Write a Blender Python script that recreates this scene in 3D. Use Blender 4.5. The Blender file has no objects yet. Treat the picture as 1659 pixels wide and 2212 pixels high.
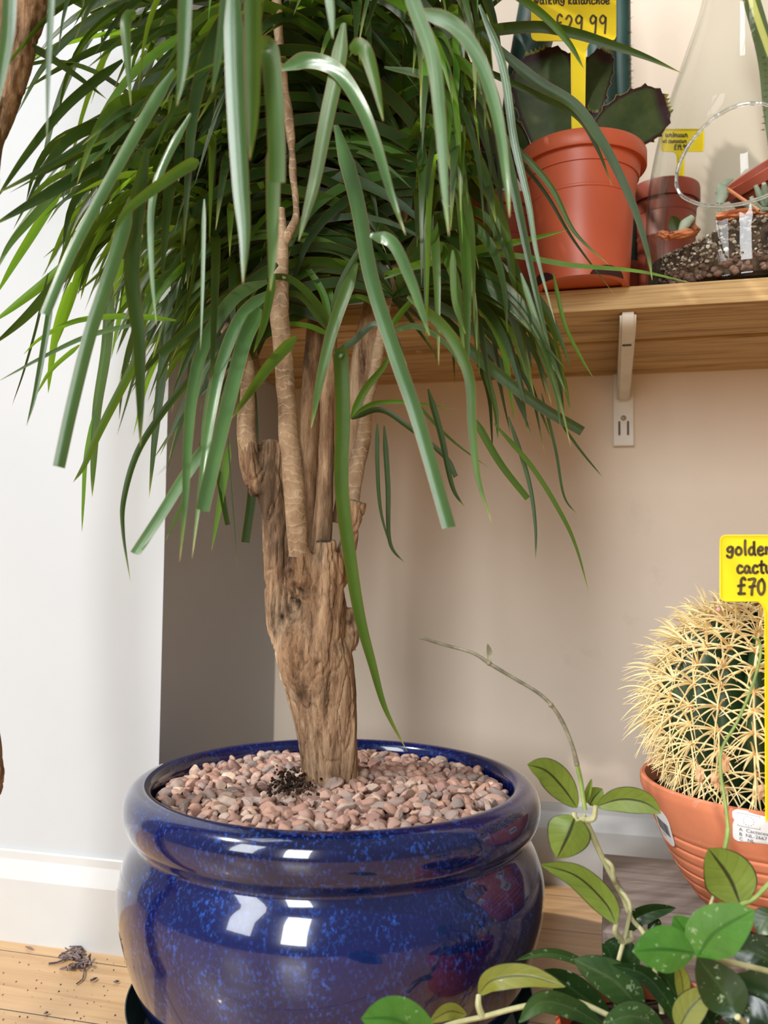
import bpy, bmesh, math, random
from mathutils import Vector, Matrix, noise
random.seed(7)
SC = bpy.context.scene
COL = SC.collection
# ------------------------------------------------------------------ camera
FPX, CX, CY = 1900.0, 829.5, 1106.0
CAM = Vector((0, 0, 0.485))
pitch, roll = math.radians(3.43), 0.0098
R0 = Vector((1, 0, 0)); U0 = Vector((0, -math.sin(pitch), math.cos(pitch))); F = Vector((0, math.cos(pitch), math.sin(pitch)))
RR = (R0 + U0 * roll).normalized(); UU = (U0 - R0 * roll).normalized()
cd = bpy.data.cameras.new('camera'); cam = bpy.data.objects.new('camera', cd); COL.objects.link(cam)
cam.matrix_world = Matrix(((RR.x, UU.x, -F.x, CAM.x), (RR.y, UU.y, -F.y, CAM.y), (RR.z, UU.z, -F.z, CAM.z), (0, 0, 0, 1)))
cd.sensor_fit = 'HORIZONTAL'; cd.sensor_width = 36; cd.lens = 36 * FPX / 1659; cd.clip_start = .02
cd.dof.use_dof = True; cd.dof.focus_distance = .92; cd.dof.aperture_fstop = 6.8
SC.camera = cam
# ------------------------------------------------------------------ light
SC.view_settings.view_transform = 'Standard'; SC.view_settings.look = 'None'; SC.view_settings.gamma = 1
SC.view_settings.use_curve_mapping = False; SC.view_settings.exposure = 0.0
SC.cycles.max_bounces = 8; SC.cycles.transparent_max_bounces = 16; SC.cycles.caustics_reflective = False; SC.cycles.caustics_refractive = False
w = bpy.data.worlds.new('room_light'); SC.world = w; w.use_nodes = True
wn = w.node_tree.nodes; wl = w.node_tree.links; bg = wn['Background']
tc = wn.new('ShaderNodeTexCoord'); sp = wn.new('ShaderNodeSeparateXYZ'); rp = wn.new('ShaderNodeValToRGB'); mp = wn.new('ShaderNodeMapRange')
wl.new(tc.outputs['Generated'], sp.inputs[0]); wl.new(sp.outputs['Z'], mp.inputs[0]); mp.inputs[1].default_value = -1; mp.inputs[2].default_value = 1
wl.new(mp.outputs[0], rp.inputs[0]); wl.new(rp.outputs[0], bg.inputs[0])
rp.color_ramp.elements[0].color = (.40, .29, .20, 1); rp.color_ramp.elements[1].color = (.84, .84, .86, 1)
rp.color_ramp.elements.new(.5).color = (.66, .56, .46, 1)
bg.inputs[1].default_value = 0.38
def sun(name, d, strength, angle, color):
    l = bpy.data.lights.new(name, 'SUN'); l.energy = strength; l.angle = angle; l.color = color
    o = bpy.data.objects.new(name, l); COL.objects.link(o); o.rotation_euler = Vector(d).to_track_quat('-Z', 'Y').to_euler(); return o
SUN_DIR = Vector((.80, .36, -.90))
sun('sun', SUN_DIR, 3.0, math.radians(1.2), (1.0, .97, .93))
def window(name, loc, target, sx, sy, power, color=(.93, .97, 1)):
    l = bpy.data.lights.new(name, 'AREA'); l.shape = 'RECTANGLE'; l.size = sx; l.size_y = sy; l.energy = power; l.color = color
    o = bpy.data.objects.new(name, l); COL.objects.link(o); o.location = loc
    o.rotation_euler = (Vector(target) - Vector(loc)).to_track_quat('-Z', 'Y').to_euler(); return o
# the shop window behind and left of the camera, in two tall panes
window('shop_window_pane', (-2.05, -1.25, 1.6), (0, 1, .6), .7, 1.7, 42, (.93, .97, 1))
window('shop_window_pane', (-0.85, -2.1, 1.45), (.1, 1, .55), .7, 1.7, 84, (.93, .97, 1))
window('added_overhead_light', (-1.0, .25, 2.5), (.3, 1.1, .8), .45, .8, 5, (.97, .98, 1))  # added overhead panel, placed for highlights on the glass and pot rim
# ------------------------------------------------------------------ helpers
def ray(px, py):
    return F + RR * ((px - CX) / FPX) - UU * ((py - CY) / FPX)
def P(px, py, z):
    return CAM + ray(px, py) * z
def hit(px, py, p0, n):
    d = ray(px, py); t = (Vector(p0) - CAM).dot(n) / d.dot(n); return CAM + d * t
def depth(p):
    return (p - CAM).dot(F)
def M(name):
    m = bpy.data.materials.new(name); m.use_nodes = True; nt = m.node_tree
    return m, nt, nt.nodes['Principled BSDF'], nt.nodes, nt.links
def col(c, a=1):
    return (c[0], c[1], c[2], a)
def ramp(nt, src, stops):
    r = nt.nodes.new('ShaderNodeValToRGB'); e = r.color_ramp.elements
    e[0].position = stops[0][0]; e[0].color = col(stops[0][1]); e[1].position = stops[-1][0]; e[1].color = col(stops[-1][1])
    for p, c in stops[1:-1]:
        e.new(p).color = col(c)
    nt.links.new(src, r.inputs[0]); return r.outputs[0]
def tex(nt, scale=10, vec=(1, 1, 1), detail=4, kind='Noise', rough=.6, coord='Object', rot=(0, 0, 0), dist=0):
    t = nt.nodes.new('ShaderNodeTexCoord'); m = nt.nodes.new('ShaderNodeMapping'); m.inputs['Scale'].default_value = vec; m.inputs['Rotation'].default_value = rot
    n = nt.nodes.new('ShaderNodeTex' + kind); n.inputs['Scale'].default_value = scale
    if kind == 'Noise':
        n.inputs['Detail'].default_value = detail; n.inputs['Roughness'].default_value = rough; n.inputs['Distortion'].default_value = dist
    nt.links.new(t.outputs[coord], m.inputs[0]); nt.links.new(m.outputs[0], n.inputs['Vector']); return n.outputs[0]
def bump(nt, src, strength, dist=.002, prev=None):
    b = nt.nodes.new('ShaderNodeBump'); b.inputs['Strength'].default_value = strength; b.inputs['Distance'].default_value = dist
    nt.links.new(src, b.inputs['Height'])
    if prev: nt.links.new(prev, b.inputs['Normal'])
    nt.links.new(b.outputs[0], nt.nodes['Principled BSDF'].inputs['Normal']); return b.outputs[0]
def mixc(nt, fac, a, b, mode='MIX'):
    m = nt.nodes.new('ShaderNodeMix'); m.data_type = 'RGBA'; m.blend_type = mode
    for i, v in ((0, fac), (6, a), (7, b)):
        if isinstance(v, (int, float)): m.inputs[i].default_value = v
        elif isinstance(v, tuple): m.inputs[i].default_value = col(v)
        else: nt.links.new(v, m.inputs[i])
    return m.outputs[2]
def math_(nt, op, a, b=0.0):
    m = nt.nodes.new('ShaderNodeMath'); m.operation = op
    for i, v in ((0, a), (1, b)):
        if isinstance(v, (int, float)): m.inputs[i].default_value = v
        else: nt.links.new(v, m.inputs[i])
    return m.outputs[0]
def simple(name, c1, c2, rough=.6, scale=12, bs=0, bscale=60, spec=.5, vec=(1, 1, 1), coat=0, trans=0):
    m, nt, b, n, l = M(name)
    l.new(ramp(nt, tex(nt, scale, vec), [(.35, c1), (.65, c2)]), b.inputs['Base Color'])
    b.inputs['Roughness'].default_value = rough; b.inputs['Specular IOR Level'].default_value = spec; b.inputs['Coat Weight'].default_value = coat
    if bs: bump(nt, tex(nt, bscale, vec), bs)
    return m
def link(name, me, mat, parent=None, smooth=True):
    me.materials.append(mat) if mat else None
    if smooth:
        me.polygons.foreach_set('use_smooth', [True] * len(me.polygons)); me.set_sharp_from_angle(angle=math.radians(42))
    o = bpy.data.objects.new(name, me); COL.objects.link(o)
    if parent: o.parent = parent; o.matrix_parent_inverse = parent.matrix_world.inverted()
    return o
def from_bm(name, bm, mat, parent=None, smooth=True, normals=True):
    if normals: bmesh.ops.recalc_face_normals(bm, faces=bm.faces)
    me = bpy.data.meshes.new(name); bm.to_mesh(me); bm.free(); return link(name, me, mat, parent, smooth)
def empty(name, loc):
    o = bpy.data.objects.new(name, None); COL.objects.link(o); o.location = loc; o.empty_display_size = .02
    o.matrix_world = Matrix.Translation(loc); return o
def tag(o, label, cat=None, group=None, kind=None):
    if label: o['label'] = label
    if cat: o['category'] = cat
    if group: o['group'] = group
    if kind: o['kind'] = kind
    return o
def cr(pts, n=6, closed=False):
    pts = [Vector(p) for p in pts]; out = []
    if len(pts) < 3: 
        return [pts[0].lerp(pts[-1], i / n) for i in range(n + 1)]
    q = [pts[0] * 2 - pts[1]] + pts + [pts[-1] * 2 - pts[-2]]
    for i in range(1, len(q) - 2):
        a, b, c, d = q[i - 1], q[i], q[i + 1], q[i + 2]
        for k in range(n):
            t = k / n
            out.append(.5 * ((2 * b) + (c - a) * t + (2 * a - 5 * b + 4 * c - d) * t * t + (3 * b - a - 3 * c + d) * t ** 3))
    out.append(pts[-1]); return out
def interp(vals, n):
    out = []
    for i in range(len(vals) - 1):
        for k in range(n): out.append(vals[i] + (vals[i + 1] - vals[i]) * k / n)
    out.append(vals[-1]); return out
def tube(bm, pts, radii, sides=10, n=6, cap=True, jit=0, squash=1.0):
    P_ = cr([Vector(p) for p in pts], n); m = len(pts)
    if isinstance(radii, (int, float)): radii = [radii] * m
    if m < 3: r_ = [radii[0] + (radii[-1] - radii[0]) * i / n for i in range(n + 1)]
    else: r_ = interp(list(radii), n)
    prev = None; rings = []
    ref = Vector((0.13, 1, .07)).normalized()
    for i, p in enumerate(P_):
        t = (P_[min(i + 1, len(P_) - 1)] - P_[max(i - 1, 0)])
        t = t.normalized() if t.length > 1e-9 else Vector((0, 0, 1))
        if prev is None:
            s = t.cross(ref); s = s.normalized() if s.length > .05 else t.cross(Vector((1, 0, 0))).normalized()
        else: s = (prev - t * prev.dot(t)).normalized()
        prev = s; u = t.cross(s)
        ring = []
        for k in range(sides):
            a = 2 * math.pi * k / sides; r = r_[i] * (1 + (random.uniform(-jit, jit) if jit else 0))
            ring.append(bm.verts.new(p + s * math.cos(a) * r + u * math.sin(a) * r * squash))
        rings.append(ring)
    for a, b in zip(rings, rings[1:]):
        for k in range(sides): bm.faces.new((a[k], a[(k + 1) % sides], b[(k + 1) % sides], b[k]))
    if cap:
        bm.faces.new(rings[0][::-1]); bm.faces.new(rings[-1])
    return rings
def box_uvw(bm, o, u, v, w_, bevel=0):
    vs = [bm.verts.new(o + u * a + v * b + w_ * c) for c in (0, 1) for b in (0, 1) for a in (0, 1)]
    fs = [(0, 1, 3, 2), (4, 6, 7, 5), (0, 4, 5, 1), (2, 3, 7, 6), (0, 2, 6, 4), (1, 5, 7, 3)]
    ff = [bm.faces.new([vs[i] for i in f]) for f in fs]
    if bevel:
        es = set(e for f in ff for e in f.edges)
        bmesh.ops.bevel(bm, geom=list(es), offset=bevel, segments=2, affect='EDGES', profile=.6)
def lathe(bm, prof, centre, seg=96, axis=None, close=False):
    c = Vector(centre); rings = []
    A = (axis or Vector((0, 0, 1))).normalized(); X = A.orthogonal().normalized() if axis else Vector((1, 0, 0)); Y = A.cross(X)
    for r, h in prof:
        rings.append([bm.verts.new(c + A * h + X * (r * math.cos(2 * math.pi * k / seg)) + Y * (r * math.sin(2 * math.pi * k / seg))) for k in range(seg)] if r > 1e-6 else [bm.verts.new(c + A * h)])
    for a, b in zip(rings, rings[1:]):
        for k in range(seg):
            k2 = (k + 1) % seg
            if len(a) == 1 and len(b) > 1: bm.faces.new((a[0], b[k], b[k2]))
            elif len(b) == 1 and len(a) > 1: bm.faces.new((a[k], b[0], a[k2]))
            elif len(a) > 1: bm.faces.new((a[k], a[k2], b[k2], b[k]))
    return rings
def smooth_prof(prof, n=5):
    v = cr([Vector((r, h, 0)) for r, h in prof], n); return [(max(p.x, 0), p.y) for p in v]
# ------------------------------------------------------------------ ribbon leaves
def leaf_mesh(bm, pts, width, prof, n=6, across=4, roll_=0.0, chan=.18, facing=None, teeth=0, wave=0.0, cut=False, curlx=0.0, vmax=1):
    """midrib points -> leaf blade; width in metres, prof(t)->0..1; uv u across, v along"""
    uvl = bm.loops.layers.uv.verify()
    C_ = cr(pts, n); N = len(C_); rows = []
    for i, p in enumerate(C_):
        t_ = i / (N - 1)
        T = (C_[min(i + 1, N - 1)] - C_[max(i - 1, 0)]).normalized()
        V = (facing if facing is not None else (CAM - p)).normalized()
        S = T.cross(V); S = S.normalized() if S.length > .02 else T.cross(Vector((0, 0, 1))).normalized()
        Nn = S.cross(T).normalized()
        S2 = S * math.cos(roll_) + Nn * math.sin(roll_); N2 = S2.cross(T).normalized()
        hw = width / 2 * max(prof(t_), .012)
        if teeth: hw *= 1 + .07 * abs(math.sin(t_ * math.pi * teeth)) ** .5 - .03
        row = []
        for k in range(across + 1):
            a = -1 + 2 * k / across
            off = S2 * (a * hw) + N2 * (-chan * hw * (1 - abs(a)) + curlx * hw * a * a + wave * hw * math.sin(t_ * 17 + a * 2))
            row.append((bm.verts.new(p + off), k / across, t_ * vmax))
        rows.append(row)
    for r1, r2 in zip(rows, rows[1:]):
        for k in range(across):
            q = (r1[k], r1[k + 1], r2[k + 1], r2[k])
            f = bm.faces.new([v[0] for v in q]); f.smooth = True
            for lp, v in zip(f.loops, q): lp[uvl].uv = (v[1], v[2])
def prof_blade(cut):
    if cut: return lambda t: min(1, .3 + t * 7) * (1 - .22 * t)
    return lambda t: min(1, .3 + t * 6) * (max(0, 1 - t ** 2.6)) ** .9
def prof_hoya(t):
    return (math.sin(math.pi * min(1, max(0, t)) ** .92) ** .72) * (1 if t < .9 else 1 - (t - .9) * 2.5)
# ------------------------------------------------------------------ structure
TH = math.radians(14.3)
u = Vector((math.cos(TH), -math.sin(TH), 0)); nr = Vector((-math.sin(TH), -math.cos(TH), 0)); Zu = Vector((0, 0, 1))
Zp = Vector((0, 0, 0))
SK = .016
fl_b = hit(1200, 1912, Zp, Zu); WB = fl_b - nr * SK          # back wall plane point
fl_l = hit(275, 2068, Zp, Zu); WL = fl_l - nr * SK           # pier face plane point
def wall_at(px, py): return hit(px, py, WB, nr)
edge = hit(347, 1500, WL, nr); edge.z = 0                   # right corner of the pier
m_wall = simple('wall_paint', (.70, .59, .475), (.74, .625, .51), .75, 3, .12, 25, .25)
m_pier = simple('pier_paint', (.455, .475, .49), (.48, .495, .51), .7, 3, .12, 25, .3)
m_skirt = simple('skirting_paint', (.50, .50, .49), (.54, .54, .525), .45, 6, .08, 30, .4)
# smudges on the wall
def smudge(m, sc_, lo, hi, dark, amt):
    nt = m.node_tree; b = nt.nodes['Principled BSDF']; src = b.inputs['Base Color'].links[0].from_socket
    f = ramp(nt, tex(nt, sc_, (1, 1, 1), 6, rough=.7), [(lo, (0, 0, 0)), (hi, (1, 1, 1))])
    nt.links.new(mixc(nt, math_(nt, 'MULTIPLY', f, amt), src, dark), b.inputs['Base Color'])
smudge(m_wall, 7, .62, .78, (.42, .36, .31), .35); smudge(m_pier, 9, .66, .8, (.5, .46, .4), .3)
def slab(name, corner, du, dn, dz, mat, label=None):
    bm = bmesh.new(); box_uvw(bm, corner, du, dn, dz); return tag(from_bm(name, bm, mat, None, False), label, kind='structure')
WBl = WB - u * ((WB - edge).dot(u)); WBl.z = 0               # point on back wall straight behind the pier corner
slab('wall_back', WBl - u * .02, u * 2.8, -nr * .1, Zu * 2.6, m_wall, 'beige painted wall at the back of the recess below and above the shelf')
dep = (WBl - edge).dot(-nr)
slab('wall_left', edge - u * 1.6 + Vector((0, 0, 0)), u * 1.6, -nr * (dep + .1), Zu * 2.6, m_pier, 'white painted chimney breast standing forward on the left')
def skirting(name, a, b, n, h, thick, mat, label):
    d = b - a
    prof = [(0, 0), (thick, 0), (thick, h * .70), (thick * .92, h * .73), (thick * .45, h * .90), (thick * .40, h * .985), (thick * .3, h), (0, h)]
    bm = bmesh.new(); A = [bm.verts.new(a + n * x + Zu * z) for x, z in prof]; B = [bm.verts.new(b + n * x + Zu * z) for x, z in prof]
    for i in range(len(prof)):
        j = (i + 1) % len(prof); bm.faces.new((A[i], A[j], B[j], B[i]))
    bm.faces.new(A); bm.faces.new(B[::-1])
    return tag(from_bm(name, bm, mat, None, False), label, kind='structure')
zb = hit(1200, 1733, WB, nr).z; zl = hit(275, 1857, WL, nr).z
skirting('baseboard_back', WBl.copy(), WBl + u * 2.6, nr, zb, SK, m_skirt, 'cream skirting board along the recessed wall')
skirting('baseboard_left', edge - u * 1.6, edge + u * 0, nr, zl, SK * 1.0, m_skirt, 'cream skirting board with a sloped top on the chimney breast')
skirting('baseboard_side', edge + nr * SK, WBl.copy(), u, zl, SK, m_skirt, 'cream skirting board on the side of the chimney breast')
# floor
m, nt, b, n, l = M('oak_boards'); m_floor = m
rotz = (0, 0, -TH)
t = n.new('ShaderNodeTexCoord'); mpn = n.new('ShaderNodeMapping'); mpn.vector_type = 'TEXTURE'; mpn.inputs['Rotation'].default_value = rotz
sy = n.new('ShaderNodeSeparateXYZ'); l.new(t.outputs['Object'], mpn.inputs[0]); l.new(mpn.outputs[0], sy.inputs[0])
off0 = -(P(60, 2190, 1).x * 0)
seam = hit(80, 2193, Zp, Zu); sv = seam.dot(-nr)
PW = .125
y_ = math_(nt, 'DIVIDE', math_(nt, 'SUBTRACT', sy.outputs['Y'], sv), PW)
fr = math_(nt, 'FRACT', math_(nt, 'ADD', y_, 100.0)); row = math_(nt, 'FLOOR', math_(nt, 'ADD', y_, 100.0))
wn_ = n.new('ShaderNodeTexWhiteNoise'); wn_.noise_dimensions = '1D'; l.new(row, wn_.inputs['W'])
cb = n.new('ShaderNodeCombineXYZ'); l.new(math_(nt, 'ADD', math_(nt, 'MULTIPLY', sy.outputs['X'], 1.6), math_(nt, 'MULTIPLY', wn_.outputs[0], 9.0)), cb.inputs[0]); l.new(math_(nt, 'MULTIPLY', sy.outputs['Y'], 28.0), cb.inputs[1])
gn = n.new('ShaderNodeTexNoise'); gn.inputs['Scale'].default_value = 2.2; gn.inputs['Detail'].default_value = 8; gn.inputs['Roughness'].default_value = .65; gn.inputs['Distortion'].default_value = .6
l.new(cb.outputs[0], gn.inputs['Vector'])
base = ramp(nt, gn.outputs[0], [(.28, (.36, .20, .085)), (.5, (.52, .32, .15)), (.72, (.62, .41, .21))])
base = mixc(nt, math_(nt, 'MULTIPLY', wn_.outputs[0], .35), base, (.40, .22, .10))
gap = math_(nt, 'LESS_THAN', fr, .016)
base = mixc(nt, gap, base, (.06, .03, .015)); l.new(base, b.inputs['Base Color']); b.inputs['Roughness'].default_value = .38; b.inputs['Coat Weight'].default_value = .15
bump(nt, math_(nt, 'SUBTRACT', gn.outputs[0], gap), .12, .001)
bm = bmesh.new(); box_uvw(bm, Vector((-3, -2.6, -.05)), Vector((6, 0, 0)), Vector((0, 5, 0)), Vector((0, 0, .05)))
tag(from_bm('floor', bm, m_floor, None, False), 'honey oak board floor', kind='structure')
# ------------------------------------------------------------------ shelf
def wood(name, a, bcol, c, dirx, sc_=1, knots=True):
    m, nt, b, n, l = M(name)
    t = n.new('ShaderNodeTexCoord'); mp_ = n.new('ShaderNodeMapping'); mp_.vector_type = 'TEXTURE'; mp_.inputs['Rotation'].default_value = (0, 0, dirx)
    l.new(t.outputs['Object'], mp_.inputs[0]); m2 = n.new('ShaderNodeMapping'); m2.inputs['Scale'].default_value = (1.5, 22, 60); l.new(mp_.outputs[0], m2.inputs[0])
    g = n.new('ShaderNodeTexNoise'); g.inputs['Scale'].default_value = 3.2 * sc_; g.inputs['Detail'].default_value = 7; g.inputs['Roughness'].default_value = .62; g.inputs['Distortion'].default_value = .9
    l.new(m2.outputs[0], g.inputs['Vector'])
    c_ = ramp(nt, g.outputs[0], [(.3, a), (.5, bcol), (.7, c)])
    if knots:
        k = tex(nt, 9, (.6, 1.4, 1.6), 2, rot=(0, 0, dirx)); kf = ramp(nt, k, [(.66, (0, 0, 0)), (.76, (1, 1, 1))]); c_ = mixc(nt, math_(nt, 'MULTIPLY', kf, .55), c_, (.13, .06, .025))
    l.new(c_, b.inputs['Base Color']); b.inputs['Roughness'].default_value = .7; b.inputs['Specular IOR Level'].default_value = .25
    bump(nt, g.outputs[0], .35, .002); return m
m_shelf = wood('treated_pine', (.22, .125, .05), (.47, .30, .13), (.60, .41, .20), -TH, 1)
pw = wall_at(1290, 812); HB = pw.z
pf = hit(1290, 671, Vector((0, 0, HB)), Zu)
fd = (pf - pw).dot(nr); HT = hit(1300, 622, pf, nr).z
SHT = HT
print('shelf bottom', HB, 'top', HT, 'depth', fd, 'pier protr', dep, 'skirts', zb, zl)
print('cam depth of walls', depth(WB), depth(pf), depth(edge))
gapo = (hit(1290, 741, Vector((0, 0, HB)), Zu) - pw).dot(nr)
A0 = WBl + u * .004; A0.z = HB
def plank(n0, n1, label):
    bm = bmesh.new(); box_uvw(bm, A0 + nr * n0, u * 2.3, nr * (n1 - n0), Zu * (HT - HB), .0015)
    return tag(from_bm('shelf_board', bm, m_shelf, None, False), label, 'shelf')
plank(.0, gapo - .009, 'rear pine shelf board against the wall, below the potted succulents')
plank(gapo + .009, fd, 'front pine shelf board carrying the terracotta pot and glass terrarium')
# bracket
m_metal = simple('cream_metal', (.62, .57, .48), (.70, .65, .56), .42, 20, .05, 80, .5)
m_slot = simple('dark_slot', (.05, .04, .03), (.08, .06, .05), .8)
m_screw = simple('brass_screw', (.20, .14, .06), (.30, .22, .10), .35)
bx = wall_at(1347, 965); bu = (bx - WB).dot(u)
br = empty('shelf_bracket', Vector((bx.x, bx.y, 0)) + Zu * bx.z)
tag(br, 'cream metal twin-slot bracket under the pine shelf', 'bracket')
bw = WB + u * bu; bw.z = 0
zbot = bx.z; zface = hit(1347, 868, WB + nr * .012, nr).z
bm = bmesh.new(); rw = .0155
box_uvw(bm, bw - u * rw + Zu * zbot, u * (2 * rw), nr * .011, Zu * (HB - .0005 - zbot), .0012)
from_bm('upright', bm, m_metal, br, False)
# arm, seen from underneath: tapering side profile, rounded nose
nose_n = (hit(1344, 695, Vector((0, 0, HB - .012)), Zu) - WB).dot(nr)
bm = bmesh.new(); aw = .0095; side = []
prof = [(.011, zface), (.06, zface + .006)] + [(.06 + (nose_n - .08) * k / 5, zface + .006 + (HB - .018 - zface - .006) * k / 5) for k in range(1, 6)] + [(nose_n - .012, HB - .016), (nose_n - .004, HB - .012), (nose_n, HB - .006), (nose_n, HB - .0005), (.011, HB - .0005)]
L_ = [bm.verts.new(bw - u * aw + nr * a + Zu * z) for a, z in prof]; R_ = [bm.verts.new(bw + u * aw + nr * a + Zu * z) for a, z in prof]
for i in range(len(prof)):
    j = (i + 1) % len(prof); bm.faces.new((L_[i], L_[j], R_[j], R_[i]))
bm.faces.new(L_); bm.faces.new(R_[::-1]); bmesh.ops.recalc_face_normals(bm, faces=bm.faces)
bmesh.ops.bevel(bm, geom=[e for e in bm.edges if abs((e.verts[0].co - e.verts[1].co).normalized().dot(u)) < .5], offset=.003, segments=3, affect='EDGES')
arm = from_bm('arm', bm, m_metal, br, True)
pos = hit(1344, 742, Vector((0, 0, HB - .02)), Zu); an = (pos - WB).dot(nr)
tz = zface + .006 + (an - .06) / (nose_n - .08) * (HB - .018 - zface - .006)
bm = bmesh.new(); box_uvw(bm, bw - u * .0055 + nr * (an - .004) + Zu * (tz - .0008), u * .011, nr * .006, Zu * .001); s_ = from_bm('slot', bm, m_slot, arm, False)
for du in (-.0078, .0052):
    p_ = hit(1347, 925, WB + nr * .011, nr); bm = bmesh.new(); box_uvw(bm, bw + u * (du) + nr * .0108 + Zu * (p_.z - .011), u * .003, nr * .0006, Zu * .022); from_bm('slot', bm, m_slot, br, False)
p_ = hit(1347, 903, WB + nr * .011, nr); q = bw + nr * .011 + Zu * p_.z
bm = bmesh.new(); lathe(bm, [(0, .002), (.003, .0015), (.0042, 0), (.0042, -.0005), (0, -.0005)], q, 20, nr); from_bm('screw', bm, m_screw, br)
# ------------------------------------------------------------------ blue pot
m, nt, b, n, l = M('cobalt_glaze'); m_glaze = m
g = ramp(nt, tex(nt, 5, (1, 1, 1.6), 5), [(.35, (.0015, .003, .028)), (.65, (.003, .008, .070))])
spk = ramp(nt, tex(nt, 300, (1, 1, .6), 3, rough=.7), [(.52, (0, 0, 0)), (.68, (1, 1, 1))])
sp2 = ramp(nt, tex(nt, 40, (1, 1, .7), 4), [(.4, (.15, .15, .15)), (.7, (1, 1, 1))])
g = mixc(nt, math_(nt, 'MULTIPLY', spk, sp2), g, (.02, .09, .42)); l.new(g, b.inputs['Base Color'])
b.inputs['Roughness'].default_value = .16; b.inputs['Coat Weight'].default_value = 1; b.inputs['Coat Roughness'].default_value = .035; b.inputs['Coat IOR'].default_value = 1.5; b.inputs['Specular IOR Level'].default_value = .3
cbn = n.new('ShaderNodeBump'); cbn.inputs['Strength'].default_value = .10; cbn.inputs['Distance'].default_value = .003; l.new(tex(nt, 14, (1, 1, 1), 3), cbn.inputs['Height']); l.new(cbn.outputs[0], b.inputs['Coat Normal'])
PC = P(722, 1700, .945); PC.z = 0
PZ = .018
prof = [(0, .006), (.150, .006), (.166, .010), (.178, .022), (.192, .045), (.2055, .075), (.2165, .110), (.2220, .138), (.2215, .163), (.2145, .186), (.2070, .199), (.2050, .205),
        (.2075, .209), (.2150, .219), (.2185, .233), (.2165, .246), (.2095, .255), (.2000, .2585), (.1925, .256), (.1885, .248), (.1880, .230), (.190, .20), (.19, .16)]
bm = bmesh.new(); lathe(bm, smooth_prof(prof, 4), PC + Zu * 0, 160)
pot = from_bm('plant_pot', bm, m_glaze); tag(pot, 'large round cobalt blue speckled glazed pot holding the dragon tree', 'plant pot')
pot.location.z += 0.0
m_saucer = simple('green_plastic', (.012, .035, .032), (.018, .05, .045), .38, 8, .05, 60)
bm = bmesh.new(); lathe(bm, smooth_prof([(0, .0005), (.180, .0005), (.192, .004), (.203, .022), (.2085, .040), (.2105, .0415), (.2095, .0395), (.200, .020), (.186, .0052), (0, .005)], 3), PC, 128)
tag(from_bm('plant_saucer', bm, m_saucer), 'dark green plastic saucer under the blue pot', 'saucer')
# soil under the pebbles
m_soil = simple('dark_soil', (.012, .008, .006), (.05, .032, .022), .95, 60, .9, 120, .1)
bm = bmesh.new(); lathe(bm, [(0, .244), (.06, .243), (.12, .238), (.16, .231), (.1885, .223), (.1885, .2), (0, .2)], PC, 64)
tag(from_bm('potting_soil', bm, m_soil), 'dark potting soil beneath the pink pebbles in the blue pot', 'soil')
# pebbles
m, nt, b, n, l = M('pebble_stone'); m_peb = m
geo = n.new('ShaderNodeNewGeometry'); oi = n.new('ShaderNodeObjectInfo')
rv = math_(nt, 'FRACT', math_(nt, 'ADD', geo.outputs['Random Per Island'], oi.outputs['Random']))
c1 = ramp(nt, rv, [(0, (.40, .235, .18)), (.2, (.47, .29, .22)), (.45, (.31, .19, .16)), (.62, (.54, .365, .285)), (.8, (.25, .21, .20)), (.92, (.62, .46, .35)), (1, (.36, .29, .27))])
c2 = ramp(nt, tex(nt, 160, detail=6), [(.3, (.55, .5, .5)), (.7, (1.25, 1.2, 1.15))])
l.new(mixc(nt, .8, c1, c2, 'MULTIPLY'), b.inputs['Base Color']); b.inputs['Roughness'].default_value = .75; b.inputs['Specular IOR Level'].default_value = .35
bump(nt, tex(nt, 220, detail=6), .5, .0008)
def pebble_bm(seed, sub=2):
    rnd = random.Random(seed); bm = bmesh.new(); bmesh.ops.create_icosphere(bm, subdivisions=sub, radius=1)
    planes = []
    for _ in range(10):
        d = Vector((rnd.gauss(0, 1), rnd.gauss(0, 1), rnd.gauss(0, 1))).normalized(); planes.append((d, rnd.uniform(.58, .88)))
    sx, sy_, sz = rnd.uniform(.95, 1.4), rnd.uniform(.75, 1.0), rnd.uniform(.5, .75)
    for v in bm.verts:
        for d, h in planes:
            e = v.co.dot(d)
            if e > h: v.co -= d * (e - h) * .9
        v.co += v.co.normalized() * noise.noise(v.co * 2 + Vector((seed, 0, 0))) * .1
        v.co = Vector((v.co.x * sx, v.co.y * sy_, v.co.z * sz))
    return bm
pmesh = []
for s in range(12):
    bm = pebble_bm(s * 3 + 1, 3); me = bpy.data.meshes.new('pebble'); bm.to_mesh(me); bm.free(); me.materials.append(m_peb); me.polygons.foreach_set('use_smooth', [True] * len(me.polygons)); me.set_sharp_from_angle(angle=math.radians(24)); pmesh.append(me)
TR = P(716, 1700, .945); TR.z = 0
def surf(r): return .2535 - .010 * (r / .188) ** 2
spots = []
rnd = random.Random(3)
def place_layer(step, rmax, dz, s0, s1):
    k = int(rmax / step) + 1
    for i in range(-k, k + 1):
        for j in range(-k, k + 1):
            x = (i + .5 * (j % 2)) * step + rnd.uniform(-.4, .4) * step; y = j * step * .87 + rnd.uniform(-.4, .4) * step
            r = math.hypot(x, y); s = rnd.uniform(s0, s1)
            if r > rmax - s * .9: continue
            p = PC + Vector((x, y, surf(r) + dz + rnd.uniform(-.002, .0025)))
            if (p - TR).to_2d().length < .031: continue
            spots.append((p, s, Matrix.Rotation(rnd.uniform(0, 6.28), 3, 'Z') @ Matrix.Rotation(rnd.gauss(0, .45), 3, 'X') @ Matrix.Rotation(rnd.gauss(0, .45), 3, 'Y'), rnd.randrange(12)))
place_layer(.014, .187, -.008, .006, .010)
lower = list(spots); spots.clear()
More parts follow.
